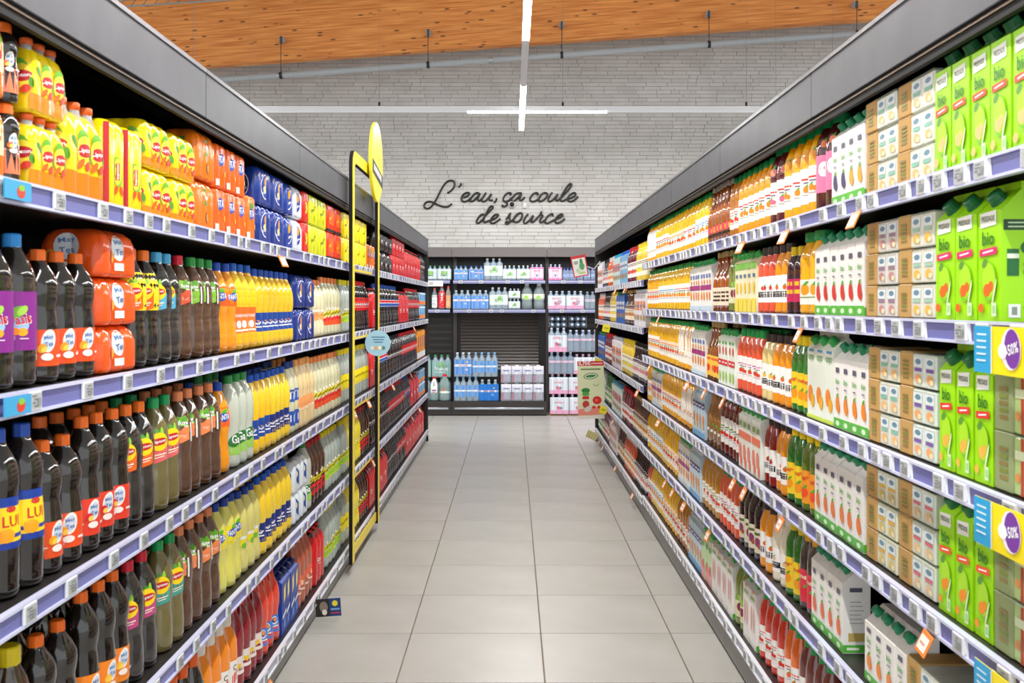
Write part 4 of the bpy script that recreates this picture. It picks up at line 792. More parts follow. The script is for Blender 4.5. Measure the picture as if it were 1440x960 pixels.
fill(1, LEV_R, 4, [(1290, 1470, 'tr_peach', T(2)), (1215, 1288, 'wh_last'), (1140, 1184, 'wh_pea'), (1118, 1138, 'pago_r'), (1100, 1118, 'pago'), (1080, 1100, 'sm_wht'), (1064, 1080, 'sm_or'), (1035, 1064, 'grape'), (1010, 1035, 'coral'), (985, 1010, 'apple'), (970, 985, 'blcart'), (955, 970, 'orcart'), (930, 955, 'oj4'), (915, 930, 'oj3'), (900, 915, 'oj')], 'juice', ymax=YB[4] - .003)
fill(1, LEV_R, 5, [(1160, 1300, 'tr_rose', T(2)), (1120, 1158, 'plum'), (1096, 1120, 'tomo'), (1062, 1096, 'tomr'), (1044, 1062, 'whbig', {'by': 'near tomato'}), (1030, 1044, 'grngr'), (1000, 1030, 'whbig', {'by': 'near grape'}), (986, 1000, 'gncart'), (968, 986, 'blcart'), (950, 968, 'apple2'), (930, 950, 'oj4'), (914, 930, 'oj3'), (900, 914, 'coral')], 'juice', ymax=YB[4] - .003)
import itertools
SYR = [['sy_yel', 'sy_red', 'tin_blue', 'tin_turq', 'sy_org', 'sy_blk', 'tin_multi'], ['tin_multi', 'sy_brn', 'tin_navy', 'sy_yel', 'sy_blk', 'sy_org'], ['sy_blk', 'sy_yel', 'tin_multi', 'sy_red', 'tin_navy'], ['sy_brn', 'sy_red', 'tin_turq', 'sy_grn', 'tin_multi'], ['sy_blk', 'sy_org', 'sy_brn', 'tin_multi', 'sy_red', 'sy_grn']]
for li, ks in enumerate(SYR):
    n = len(ks); ys = [7.04 + (11.0 - 7.04)*i/n for i in range(n+1)]
    fill(1, LEV_R2, li, [(CX + (XR + .03)*F/ys[i+1], CX + (XR + .03)*F/ys[i], k) for i, k in enumerate(ks)], 'syrup')

# ================================================================== WATER RACK AT THE BACK
BF = 13.52; K = BF/F
def bxp(px): return (px - CX)*K
def bzp(py): return HC - (py - CY)*K
BG = mat('#242120', 'plastic'); BG2 = mat('#37322f', 'plastic'); BFAS = mat('#6a6463', 'plastic'); STRIP = mat('#7d7fa6', 'plastic')
BX = [bxp(635) - 1.304, bxp(635), bxp(769), bxp(769) + 1.304]
def back_bay(i, label, plinth=True, slats=0):
    x0, x1 = BX[i], BX[i+1]; xm = (x0 + x1)/2; w = x1 - x0; a = w/2 - .002
    root = link('water_rack_bay', None, None, (xm, BF, 0)); tag(root, label, 'shelving')
    g = Geo(); g.box(-a, a, .5, .52, .05, 2.3, BG)
    link('back_panel', g.mesh('back_panel'), root)
    for s in (-1, 1):
        g = Geo(); sx = s*(a - .022); g.box(sx - .022, sx + .022, .44, .47, 0, 2.17, mat('#5c5856', 'metal'))
        for k in range(60): g.box(sx - .004, sx + .004, .438, .441, .25 + k*.03, .265 + k*.03, BLACK)
        if i == 1 or s*(i - 1) < 0: pass
        if s < 0 or i == 2: link('upright', g.mesh('upright'), root)
    ca = link('canopy', Geo().box(-a, a, .012, .52, 2.2, 2.28, BG).mesh('canopy'), root)
    link('fascia', Geo().box(-a, a, -.004, .012, 2.172, 2.3, BFAS, .002).mesh('fascia'), ca)
    for L in (1.852, 1.453):
        sh = link('shelf', Geo().box(-a + .02, a - .02, .012, .5, L - .03, L, BG2).mesh('shelf'), root)
        g = Geo(); g.box(-a + .02, a - .02, 0, .012, L - .045, L + .002, STRIP); g.box(-a + .02, a - .02, -.003, 0, L - .024, L - .012, mat('#b9bcd4', 'plastic')); link('price_rail', g.mesh('price_rail'), sh)
        rr = random.Random(i*10 + int(L*10))
        for k in range(4):
            link('price_label', LAB['l'][k], sh, (-a + .1 + (2*a - .2)*(k + rr.random()*.7)/4, -.004, L - .022))
    if slats:
        for k in range(slats):
            z = .60 + k*.0445
            g = Geo(); g.add([(-a + .1, .5, z), (a - .1, .5, z), (-a + .1, .462, z + .004), (a - .1, .462, z + .004), (-a + .1, .478, z + .034), (a - .1, .478, z + .034), (-a + .1, .5, z + .036), (a - .1, .5, z + .036)],
                  [(0,1,3,2),(2,3,5,4),(4,5,7,6),(0,2,4,6),(1,7,5,3)], mat('#635a55', 'plastic')); link('slat', g.mesh('slat'), root)
    else:
        for k in range(8):
            g = Geo(); g.box(-a + .03, a - .03, .486, .5, .66 + k*.09, .7 + k*.09, BG2); link('slat', g.mesh('slat'), root)
    if plinth:
        pl = link('plinth', Geo().box(-a, a, 0, .5, .012, .193, BG2, .003).mesh('plinth'), root)
        g = Geo(); g.tube([(-a + .04, -.016, .1), (a - .04, -.016, .1)], .02, mat('#b4b8bf', 'metal'), 10); link('bumper_bar', g.mesh('bumper_bar'), pl)
        g = Geo(); g.box(-a, a, .03, .5, 0, .012, BLACK); link('kick_gap_shade', g.mesh('kick_gap_shade'), pl)  # solid black strip, shade of the gap below the plinth put in as colour
    return root
back_bay(0, 'dark water rack bay with the green-labelled water'); back_bay(1, 'dark water rack bay with bare slatted back', True, 20); back_bay(2, 'dark water rack bay with the pink water stacks', False)

def wbottle(x, y, r, h, cap, col=WATER):
    g = Geo(); g.lathe([(z*h, q*r) for z, q in PROF['soda']], mat(col[0], 'liq', col[1]), 12, x, y)
    g.lathe([(h*.92, max(.011, r*.4)), (h*.99, max(.011, r*.4)), (h, max(.009, r*.34))], mat(cap, 'plastic'), 10, x, y); return g
def wpack(key, look, nx, r, h, cap, label, draw, lab=(.2, .72), film='#cfdfe8', fa=.16, ny=2, col=WATER, name='water_pack'):
    hw, hd = nx*r, ny*r; parts = []
    for j in range(ny):
        for i in range(nx): parts.append(('bottle', wbottle(-hw + r*(2*i+1), -hd + r*(2*j+1), r*.985, h, cap, col)))
    P = Print(lambda u, v, off: (max(-hw, min(hw, u)), -hd + scallop(u, hw, r) - off - .001, v), .001)
    if label: P.rect(-hw, lab[0]*h, hw, lab[1]*h, label, kind='film')
    draw(P, hw, h)
    parts.append(('printed_band', P.g))
    f = Geo()
    for s in (-1, 1): f.box(s*(hw + .001) - .0008, s*(hw + .001) + .0008, -hd, hd, .004, h*.78, mat(label or film, 'film', .6 if label else fa))
    f.box(-hw, hw, -hd - .0016, -hd - .001, .003, h*.8, mat(film, 'clear', fa)); parts.append(('film_wrap', f))
    return make(key, name, 'water pack', look, parts, 2*hw + .006, 2*hd + .006, h)
def splash(txt, v, s, sub=None):
    return lambda P, hw, h: (P.ell(0, v*h - s*.35, s*1.5, s*.4, '#8fd02a', 5), P.ell(s*.4, v*h + s*.5, s*.7, s*.5, '#7cc42a', 20), P.text(txt, 0, v*h, s*.55, '#20281c', s*2.2, 2))
def crist(P, hw, h): P.rect(-hw, h*.43, hw, h*.52, '#f2eef0', kind='film'), P.text('CRISTALINE', 0, h*.475, h*.06, '#d04a4a', hw*1.1), P.ell(hw*.5, h*.62, h*.05, h*.04, '#e8d46a'), P.ell(hw*.4, h*.3, h*.06, h*.05, '#bcd8f0')
def evian(P, hw, h): P.rect(-hw, .004, hw, h*.2, '#f29ac4', kind='film'), P.text('evian', 0, h*.6, h*.13, '#e0566e', hw*1.0), P.ell(-hw*.15, h*.33, h*.08, h*.09, '#d84a5a'), P.ell(hw*.2, h*.3, h*.08, h*.07, '#4a5a8a'), P.ell(0, h*.24, h*.14, h*.04, '#e88aa8')
def volvic(P, hw, h): P.ell(0, h*.56, hw*.55, h*.13, '#6fc02a'), P.ell(hw*.2, h*.48, hw*.6, h*.08, '#2f8a4a'), P.text('Volvic', 0, h*.4, h*.16, '#f4f8f4', hw*1.4), P.rect(-hw*.6, h*.22, hw*.4, h*.26, '#d8e8e4')
wpack('vol_s', 'small pack of green-label water', 3, .031, .2, '#4a9a5a', '#dbe8e0', lambda P, hw, h: (P.ell(0, h*.45, hw*.7, h*.2, '#2f7a52'), P.ell(.01, h*.5, hw*.45, h*.14, '#8fd02a'), P.rect(-hw*.5, h*.28, hw*.5, h*.33, '#1f5a4a')), (.1, .75))
wpack('blue_s', 'short blue-film water pack', 3, .031, .195, '#3a86d8', '#2e8fe0', crist, (.04, .72))
wpack('blue_m', 'short deep-blue water pack', 3, .034, .195, '#2f6fd0', '#2a7cd4', lambda P, hw, h: (P.ell(-hw*.5, h*.6, h*.12, h*.05, '#d8e8f4'), P.rect(-hw*.3, h*.5, hw*.9, h*.56, '#e0b4c0'), P.ell(0, h*.28, h*.1, h*.1, '#8ac0ee')), (.04, .74))
wpack('nat_l', 'tall clear water pack with lime splash', 3, .042, .3, '#e6ece8', '#e6eee6', splash('NATURE', .45, .05), (.2, .66))
wpack('nat_s', 'short white water pack with lime splash', 3, .03, .2, '#e6ece8', '#e9efe8', splash('NATURE', .4, .036), (.12, .74))
wpack('nat_2', 'pair of mini water packs with lime splash', 3, .026, .14, '#e6ece8', '#e9efe8', splash('NATURE', .42, .026), (.14, .76))
wpack('ev_s', 'short pink-topped water pack', 3, .03, .215, '#cfd8ee', '#ece6ec', lambda P, hw, h: (P.rect(-hw, h*.7, hw, h*.82, '#f08cc0', kind='film'), P.rect(-hw, .004, hw, h*.14, '#f08cc0', kind='film'), P.rect(-hw*.5, h*.56, hw*.5, h*.62, '#e0788a'), P.ell(0, h*.3, h*.05, h*.08, '#3a7ab8')), (.1, .72), film='#f0a8cc')
wpack('ev_m', 'white and pink six-bottle water pack', 3, .04, .25, '#c8d4ec', '#e8e8ef', lambda P, hw, h: (evian(P, hw, h), P.ell(hw*.3, h*.4, h*.14, h*.1, '#c890b0')), (.06, .74))
wpack('ev_l', 'large pink-based water pack with red lettering', 3, .042, .33, '#c8d4ec', '#e6e8f0', evian, (.06, .7))
wpack('ev_c', 'bare water bottles with thin pink band', 2, .042, .3, '#c8d4ec', '#e6b8d0', d_none, (.52, .62), col=('#8aa2c4', .5))
wpack('ev_h', 'white and pink boxed water pack on floor', 3, .042, .27, '#e8a8c8', '#e6e8f0', evian, (.03, .85))
wpack('sm_bl', 'small blue mini water bottles', 2, .022, .17, '#3a5ab8', '#8aa0d8', d_none, (.25, .5), col=('#6a86c8', .6))
wpack('cl_s', 'short clear pack with mauve band', 2, .036, .24, '#a8b4c8', '#c8b8cc', d_none, (.42, .58), col=('#8a9ab4', .55))
wpack('vol_l', 'large clear pack with green mountain print', 3, .043, .31, '#4a9a5a', '#8ab8ac', volvic, (.06, .72))
wpack('vol_c', 'bare water bottles with small green labels', 3, .043, .3, '#4a9a5a', None, lambda P, hw, h: [P.ell(hw*k, h*.62, hw*.2, h*.09, '#7cc08a') for k in (-.66, 0, .66)])
wpack('bl_l', 'large blue-film water pack', 3, .04, .33, '#d0e0f0', '#1f86e0', crist, (.1, .72))
wpack('bl_c', 'clear water bottles with blue band', 2, .042, .33, '#7ab4e8', '#3a92e0', lambda P, hw, h: P.rect(-hw, h*.4, hw, h*.47, '#e8eef4', kind='film'), (.18, .66))
wpack('bl_w', 'broad blue pack with white lettering', 3, .045, .29, '#d0e0f0', '#1f7edc', crist, (.05, .8), film='#3a92e0', fa=.2)
wpack('pk_c', 'white-topped water pack with magenta side', 1, .07, .245, '#f0eef4', '#eceaf4', lambda P, hw, h: (P.rect(-hw*.6, h*.66, hw*.6, h*.73, '#7a6aa8'), P.rect(-hw, h*.05, -hw*.6, h*.45, '#c8286a'), P.rect(-hw*.5, h*.1, hw*.8, h*.5, '#a8a4b4')), (.5, .96), ny=1, col=('#c4bccc', .6))
bottle('jug', 'water_jug', 'water jug', 'large clear water jug with pale label', .077, .36, 'jug', ('#a8b8bc', .5), '#dfe8e0', lambda P, R, H: P.ell(-.01, .45*H, .03, .03, '#9ccf5a'), [(.36, .58, '#e4ebdc')], toe=0)
bottle('wht_bot', 'water_bottle', 'water bottle', 'water bottle with plain white label', .038, .29, 'soda', ('#a8bcc4', .5), '#d06a6a', lines(.4, 4, .02, .02, '#8a9aa8'), [(.08, .66, '#e8ecec')], toe=0)
bottle('vit_bot', 'water_bottle', 'water bottle', 'water bottle with red sleeve', .05, .325, 'soda', ('#a8bcc4', .5), '#d8242c', lambda P, R, H: P.text('Vittel', 0, .42*H, .036, '#f6f0f0', .2, 90), [(.05, .78, '#d4202a')], toe=0, reps=(0,))
bottle('amb_bot', 'water_bottle', 'water bottle', 'water bottle with tan label', .036, .32, 'soda', ('#b0a898', .6), '#d8505a', lines(.3, 3, .02, .02, '#f0dcc0'), [(.05, .6, '#d8a878')], toe=0)
bottle('red_cap', 'water_bottle', 'water bottle', 'stout clear water bottle with red cap', .072, .37, 'soda', ('#a4bcb8', .5), '#d8282c', lambda P, R, H: (P.rect(-.05, .3*H, .05, .38*H, '#e4ece4'), P.ell(-.02, .42*H, .016, .02, '#e06a3a')), [(.3, .36, '#cfe0d4')], toe=0)
bottle('eight', 'water_bottle', 'water bottle', 'water bottle behind white label with black mark', .066, .33, 'soda', ('#9ab4b4', .5), '#c8202a', lambda P, R, H: (P.rect(-.05, .35*H, .05, .92*H, '#f2f2f0'), P.text('S', 0, .72*H, .05, '#20201e'), P.rect(-.03, .42*H, .03, .47*H, '#6a3a8a'), P.rect(-.02, .36*H, .02, .39*H, '#e85a3a')), toe=0, reps=(0,))
def water(px0, py, key, where, z=None, dy=.03, lying=False):
    p = PRODS[key]; z = bzp(py) if z is None else z
    r = instance(p, (bxp(px0) + p.w/2, BF + dy + (p.d/2 if not lying else p.h), z + .0012), 0, p.look + ' ' + where, p.look + ' ' + where, True)
    if lying: r.rotation_euler = (R_(90), 0, 0); r.location.z += p.d/2
    return r
w1 = "on the water rack's top shelf"; w2 = "on the water rack's second shelf"
for px, k in ((594.5, 'vol_s'), (614.5, 'vol_s'), (638, 'blue_s'), (658.5, 'blue_m'), (680.5, 'nat_l'), (707, 'nat_s'), (726.5, 'nat_s'), (745.5, 'ev_s'), (771.5, 'ev_s'), (791.5, 'sm_bl'), (801, 'sm_bl'), (811, 'sm_bl'), (821, 'sm_bl'), (831, 'sm_bl')): water(px, 0, k, w1, 1.854)
for px, k in ((606.5, 'wht_bot'), (615.3, 'vit_bot'), (626, 'amb_bot'), (636.5, 'bl_s2'), (662, 'bl_s2'), (688, 'nat_l'), (715, 'nat_2'), (733, 'jug'), (750.2, 'jug'), (770.5, 'ev_m'), (796.3, 'ev_m'), (822.5, 'cl_s'), (838, 'cl_s')):
    if k == 'bl_s2' and k not in PRODS: wpack('bl_s2', 'medium blue-film water pack', 3, .04, .26, '#d0e0f0', '#1f86e0', crist, (.04, .72))
    water(px, 0, k, w2, 1.455)
water(715, 0, 'nat_2', 'stacked upper on the second shelf', 1.455 + .142)
B0 = .195; wb = "on the water rack's base"
water(603, 0, 'eight', wb, B0); water(617.3, 0, 'red_cap', wb, B0, dy=.01)
water(605.5, 0, 'vol_c', 'behind the red-capped bottle', B0 + .002, dy=.19)
water(605.5, 0, 'vol_l', 'crowning the stack beside slatted bay', B0 + .312, dy=.19)
water(577.5, 0, 'vol_c', 'hidden half behind the cola end', B0 + .002, dy=.19)
water(577.5, 0, 'vol_l', 'half behind the cola end', B0 + .312, dy=.19)
for px in (638, 655.5): water(px, 0, 'bl_c', 'in the lower tier on the slatted base', B0)
water(673, 0, 'bl_w', 'in the lower tier on the slatted base', B0)
water(638.2, 0, 'bl_l', 'in the upper tier on slatted base', B0 + .333)
for px in (664, 682): water(px, 0, 'bl_c', 'in the upper tier on slatted base', B0 + .333)
for i in range(4):
    water(704.3 + 15.2*i, 0, 'pk_c', 'in the lower tier', B0); water(704.3 + 15.2*i, 0, 'pk_c', 'in the upper tier', B0 + .247)
g = Geo(); g.box(BX[2] + .03, BX[2] + .03 + .9, BF + .02, BF + .5, 0, .02, mat('#8a6a48', 'matte')); 
tag(link('floor_pallet', g.mesh('floor_pallet')), 'low wooden board under the pink water stacks', 'pallet')
for px in (773.5, 800.5, 827.5): water(px, 0, 'ev_h', 'in the bottom layer', .02, dy=-.0)
for px in (772.5, 799.5, 826.5): water(px, 0, 'ev_h', 'in the second layer of floor stack', .293, dy=.02)
for px in (771.5, 789.3): water(px, 0, 'ev_c', 'in the third layer', .566, dy=.02)
for px in (807, 833.5): water(px, 0, 'ev_h', 'in the third layer beside bare bottles', .566, dy=.02)
water(771.3, 0, 'ev_l', 'in the fourth layer', .868, dy=.02)
for px in (798, 815.8, 833.6): water(px, 0, 'ev_c', 'in the fourth layer', .868, dy=.02)
for px in (772.5, 800.5): water(px, 0, 'ev_m', 'lying flat atop the pink stack', 1.2, dy=.04, lying=True)
# ================================================================== SIGNS, PORTAL, LIGHT TRUNKING, WALL LETTERING
def sign_card(name, label, cat, cx, cy, cz, w, h, base, draw, tilt=0, rz=0, arm=None, t=.002):
    r = link(name, None, None, (cx, cy, cz), rz); tag(r, label, cat)
    g = Geo(); g.box(-w/2, w/2, 0, t, -h/2, h/2, mat(base)); P = Print(lambda u, v, off: (u, -off, v), .0005); draw(P, w/2, h/2); g.join(P.g)
    c = link('card', g.mesh('card'), r); c.rotation_euler = (0, R_(tilt), 0)
    if arm:
        g = Geo(); g.tube(arm, .004, mat('#e4e4e4', 'plastic'), 6); link('arm', g.mesh('arm'), r)
    return r
# portal frame round the tonic section
PY0, PY1, PZ0, PZ1 = 5.575, 6.70, .06, 2.41
def path(i):
    a, b, c = PY0 + i, PY1 - i, PZ1 - i; r = .1 - i*.6; pts = [(a, PZ0)]
    for k in range(7): t = math.pi - math.pi/2*k/6; pts.append((a + r + r*math.cos(t), c - r + r*math.sin(t)))
    for k in range(7): t = math.pi/2 - math.pi/2*k/6; pts.append((b - r + r*math.cos(t), c - r + r*math.sin(t)))
    return pts + [(b, PZ0)]
pf = link('portal_frame', None, None, (-.92, (PY0 + PY1)/2, PZ0)); tag(pf, 'tall yellow-black portal frame round the tonic shelves', 'display frame')
def pstrip(i0, i1, x0, x1, m, sel):
    A, B = path(i0), path(i1); g = Geo(); ym = (PY0 + PY1)/2
    for k in sel:
        q = [(A[k], A[k+1], B[k+1], B[k])][0]; vs = [(x0 + .93, y - ym, z - PZ0) for y, z in q] + [(x1 + .93, y - ym, z - PZ0) for y, z in q]
        g.add(vs, [(0,1,2,3),(7,6,5,4),(0,4,5,1),(1,5,6,2),(2,6,7,3),(3,7,4,0)], m)
    return g
n_ = len(path(0)); YEL = mat('#f7df12', 'plastic')
for nm, sel in (('frame_post', [0]), ('frame_top', list(range(1, n_-2))), ('frame_post', [n_-2])):
    o = link(nm, pstrip(0, .075, -.934, -.914, BLACK, sel).mesh(nm), pf); link('yellow_face', pstrip(.004, .071, -.914, -.9125, YEL, sel).mesh('yellow_face'), o)
g = Geo(); g.box(.0, .006, -.5, .5, .02, .075, YEL); o = link('kick_strip', g.mesh('kick_strip'), pf)
seg = 36; dc = Geo(); rings = []
for x, r in ((-.011, .25), (-.007, .255), (.007, .255), (.011, .25)):
    rings.append([(x, r*math.cos(2*math.pi*i/seg), r*math.sin(2*math.pi*i/seg)) for i in range(seg)])
dc.loft(rings, mat('#f6e436', 'plastic'))
P = Print(lambda u, v, off: (.011 + off, u, v), .0006)
P.rect(-.235, -.12, .235, -.03, '#2a2826', slant=-.06)
for k in range(7): P.rect(-.17 + .05*k, -.09 - .006*k + .02, -.135 + .05*k, -.05 - .006*k + .02, '#e8e8e8', slant=-.004)
rr = random.Random(5)
for k in range(16): P.rect(-.1 + .22*rr.random(), .0 + .13*rr.random(), 0, 0, '#8a7a1a') if False else P.ell(-.1 + .2*rr.random(), .01 + .12*rr.random(), .008, .005, '#8a7a1a', 30)
dc.join(P.g); o = link('round_sign', dc.mesh('round_sign'), pf, (.04, 6.36 - (PY0 + PY1)/2, 2.44 - PZ0)); o['label'] = 'round yellow sign with black band'
# yellow strips on the rails inside the portal
for L in LEV_L:
    g = Geo(); g.box(-.4, .4, -.002, .0, -.008, .006, RAILY); o = link('rail_strip', g.mesh('rail_strip'), None, (-.9375, 6.14, L - .033), R_(90))
    tag(o, "yellow strip clipped on soda rack's %s-shelf rail inside portal" % ORD[5][LEV_L.index(L)], 'shelf strip')
# pale blue round wobbler
r = link('round_wobbler', None, None, (-.86, 6.3, 1.28)); tag(r, 'pale blue round wobbler hanging at the portal frame', 'sign')
g = Geo(); g.loft([[(.082*math.cos(2*math.pi*i/32), y, .082*math.sin(2*math.pi*i/32)) for i in range(32)] for y in (.003, 0)], mat('#a6d2e6'))
P = Print(lambda u, v, off: (u, -off, v), .0005)
for k in range(3): P.rect(-.04 + .008*k, .035 - .016*k, .045 - .006*k, .042 - .016*k, '#5a86a8')
for k, c in enumerate(('#e8e4d8', '#e0b070', '#f4f0e8', '#6a8a6a')): P.ell(-.035 + .024*k, -.03, .011, .012, c)
g.join(P.g); link('disc', g.mesh('disc'), r); g = Geo(); g.tube([(-.03, .002, .06), (-.04, .012, .066)], .003, mat('#e4e4e4'), 6); link('arm', g.mesh('arm'), r)
sign_card('shelf_flag', 'small navy flag card over the floor by bottom shelf', 'sign', -.885, 4.74, .075, .122, .085, '#1d3f78', lambda P, w, h: (P.rect(-w, -h, w*.1, h, '#2a2420'), P.ell(-w*.35, h*.1, .02, .026, '#8a7a70'), P.ell(-w*.3, -h*.5, .012, .014, '#e8e0d8'), P.ell(w*.55, h*.45, .014, .014, '#e8d83a'), P.rect(w*.2, -h*.3, w*.9, -h*.1, '#7aa8e0'), P.rect(w*.2, -h*.7, w*.9, -h*.55, '#c83a4a')), -4, 0, [(-.06, 0, .01), (-.06, .01, .02)])
sign_card('shelf_flag', 'tall pale-green flag with red price strip', 'sign', (831 - CX)*9.8/F, 9.8, HC - (548 - CY)*9.8/F, .262, .57, '#e2e8bc', lambda P, w, h: (P.rect(-w, h*.84, w, h, '#d4202c'), P.text('0,70€', -w*.45, h*.92, .045, '#ffffff', .12), P.rect(w*.05, h*.9, w*.9, h*.94, '#f0c0c0'), P.rect(-w*.75, h*.7, w*.75, h*.74, '#5a7a3a'),
    P.ell(0, h*.48, w*.55, h*.11, '#2f7a2f', 6), P.ell(0, h*.48, w*.48, h*.085, '#f0f4e0', 6), P.ell(0, h*.48, w*.4, h*.05, '#3f8a3a', 6), P.ell(-w*.4, -.02*h, w*.32, h*.09, '#2a8a3a'), P.ell(-w*.4, -h*.14, w*.28, h*.07, '#58a84a'), P.rect(-w*.65, -h*.32, -w*.15, -h*.22, '#d8242c'),
    P.rect(-w, -h*.88, w, -h*.62, '#f0907a', slant=.03), P.ell(-w*.4, -h*.5, w*.26, h*.13, '#c83a34'), P.ell(-w*.25, -h*.66, w*.3, h*.09, '#d8d8d0', 30), P.ell(w*.45, -h*.36, w*.34, h*.14, '#d8242c'), P.ell(w*.4, -h*.36, w*.14, h*.06, '#f05a4a'), P.ell(w*.2, -h*.6, w*.14, h*.05, '#d8302c'), P.ell(w*.6, -h*.6, w*.14, h*.05, '#d8302c'), P.ell(w*.4, h*.2, w*.22, h*.07, '#a8b88a'), P.ell(w*.4, h*.22, w*.17, h*.055, '#e2e8bc'), P.rect(-w, -h, w, -h*.88, '#ece6d8')), -1, 0, [(.125, .004, .05), (.145, .03, .06)])
sign_card('shelf_flag', 'white tilted flag with red border and green tree', 'sign', (815 - CX)*10.2/F, 10.2, HC - (374 - CY)*10.2/F, .155, .22, '#d83038', lambda P, w, h: (P.rect(-w*.86, -h*.9, w*.86, h*.74, '#eef2ea'), P.text('-50', 0, h*.86, .015, '#ffffff') if False else None, P.rect(w*.1, -h*.4, w*.5, -h*.1, '#8ac08a'), P.ell(w*.3, h*.3, w*.22, h*.4, '#4a9a5a'), P.ell(w*.3, -h*.05, w*.36, h*.3, '#5aa86a'), P.rect(-w*.7, h*.2, -w*.1, h*.5, '#a8b8b0'), P.ell(-w*.3, -h*.4, w*.3, h*.2, '#c4dcb8'), P.ell(w*.2, -h*.65, w*.5, h*.1, '#c4dc8a')), -10, 0, [(.07, .004, .0), (.15, .01, -.03), (.215, .02, .05)])
sign_card('price_sign', "white price card fixed to the water rack's top rail", 'sign', bxp(612.5), BF - .05, bzp(398.5), .21, .075, '#f4f4f2', lambda P, w, h: (P.text('50', -w*.55, 0, .042, '#3a2a2a'), P.rect(w*.1, h*.2, w*.8, h*.35, '#c8b8b8')), 0, 0, [(-.05, .002, .02), (-.05, .035, .03)])
for L, nm in ((1.49, 'second'), (1.163, 'third'), (.85, 'fourth')):
    sign_card('promo_sign', "yellow-blue promotion card hung from juice rack's %s rail" % nm, 'sign', .892, 1.745, L - .045, .33, .088, '#fbe316', lambda P, w, h: (P.rect(-w, -h, -w*.58, h, '#2aa4d8'), *[P.rect(-w*.93, h*(.6 - .28*k), -w*.7, h*(.68 - .28*k), '#d8f0fa') for k in range(5)], P.rect(-w*.58, -h, -w*.555, h, '#f6f0d0'), P.ell(-w*.13, h*.1, .036, .038, '#f4ecf6', 10), P.ell(-w*.1, h*.12, .028, .036, '#7a3aa0', 10), P.text('-50%', -w*.1, h*.12, .02, '#ffffff', .044, 14), P.ell(-w*.3, h*.0, .016, .014, '#ffffff')), 0, R_(-90), [(-.1, .002, .035), (-.1, .006, .042)])
for i, (yy, zz) in enumerate(((9.3, 1.30), (10.2, .93), (9.6, .50))):
    sign_card('shelf_tag', 'yellow tag hanging from the syrup rack %s rail' % ('second', 'third', 'fourth')[i], 'sign', .88, yy, zz, .07, .07, '#f0e02a', lambda P, w, h: (P.rect(-w*.6, -h*.2, w*.6, h*.3, '#b8b02a'),), 12, 0, [(.02, .002, .03), (.035, .01, .04)])
sign_card('shelf_tag', 'striped yellow tag at the syrup rack foot', 'sign', .85, 10.6, .12, .12, .08, '#f0ecd0', lambda P, w, h: [P.rect(-w + w*.5*k, -h, -w + w*.5*k + w*.2, h, '#e8dc2a', slant=0) for k in range(4)], 25, 0, [(.03, .002, .02), (.05, .01, .03)])
# small insert ads at the start of the soda rails
for L, nm in ((1.765, 'top'), (1.361, 'second')):
    g = Geo(); g.box(-.05, .05, -.003, 0, -.018, .018, mat('#3fa4d4')); P = Print(lambda u, v, off: (u, -.003 - off, v), .0004); P.ell(.01, -.002, .016, .012, '#d8402a'); P.ell(.012, .006, .012, .006, '#8ac43a'); g.join(P.g)
    tag(link('rail_insert', g.mesh('rail_insert'), None, (-.933, 1.86, L - .021), R_(90)), "sky-blue picture insert in soda rack's %s-shelf rail" % nm, 'shelf strip')

# --- LED trunking
LIT = emit('#ffffff', 9); TRUNK = mat('#e6e6e8', 'plastic')
def trunk(name, label, along, fixed, a, b, lit, up=0):
    r = link(name, None, None, (fixed, 0, LZ) if along == 'y' else (0, fixed, LZ + up)); tag(r, label, 'lamp')
    def bar(p, q, h0, h1, hw, m):
        g = Geo(); g.box(*((-hw, hw, p, q) if along == 'y' else (p, q, -hw, hw)), h0, h1, m); return g
    link('housing', bar(a, b, -.012, .045, .03, TRUNK).mesh('housing'), r)
    for p, q in lit: link('diffuser', bar(p, q, -.032, -.012, .03, LIT).mesh('diffuser'), r)
    cur = a
    for p, q in list(lit) + [(b, b)]:
        if p - cur > .05: link('blank_cover', bar(cur, p - .002, -.03, -.012, .028, mat('#eeeef0', 'plastic')).mesh('blank_cover'), r)
        cur = q + .002
    for t in [a + .4 + k*2.2 for k in range(int((b - a)/2.2) + 1)]:
        if t > b - .1: break
        g = Geo(); p = (0, t, .04) if along == 'y' else (t, 0, .04); q = (p[0], p[1], 2.7 if along == 'y' else 2.6)
        g.tube([p, q], .0014, mat('#8a8a88', 'metal'), 4); g.lathe([(.04, .014), (.09, .014), (.1, .006)], mat('#2a2a2a', 'plastic'), 8, p[0], p[1]); link('hanging_wire', g.mesh('hanging_wire'), r)
trunk('led_trunk_lamp', 'long white LED trunk lamp running along the aisle', 'y', .11, -4.0, 12.6, ((-4.0, 2.2), (2.202, 8.3), (10.08, 12.6)))
r_ = trunk('led_trunk_lamp', 'white LED trunk lamp crossing before the brick wall', 'x', 11.85, -4.2, 4.2, ((-.54, 1.126),), .08)
for s, nm in ((-3.3, 'soda'), (3.3, 'juice')):  # hidden trunks added to carry the extra strips beyond both racks
    trunk('led_trunk_lamp', 'unseen LED trunk lamp added over aisle behind the %s rack' % nm, 'y', s, 1, 13.2, ((1, 13.2),))
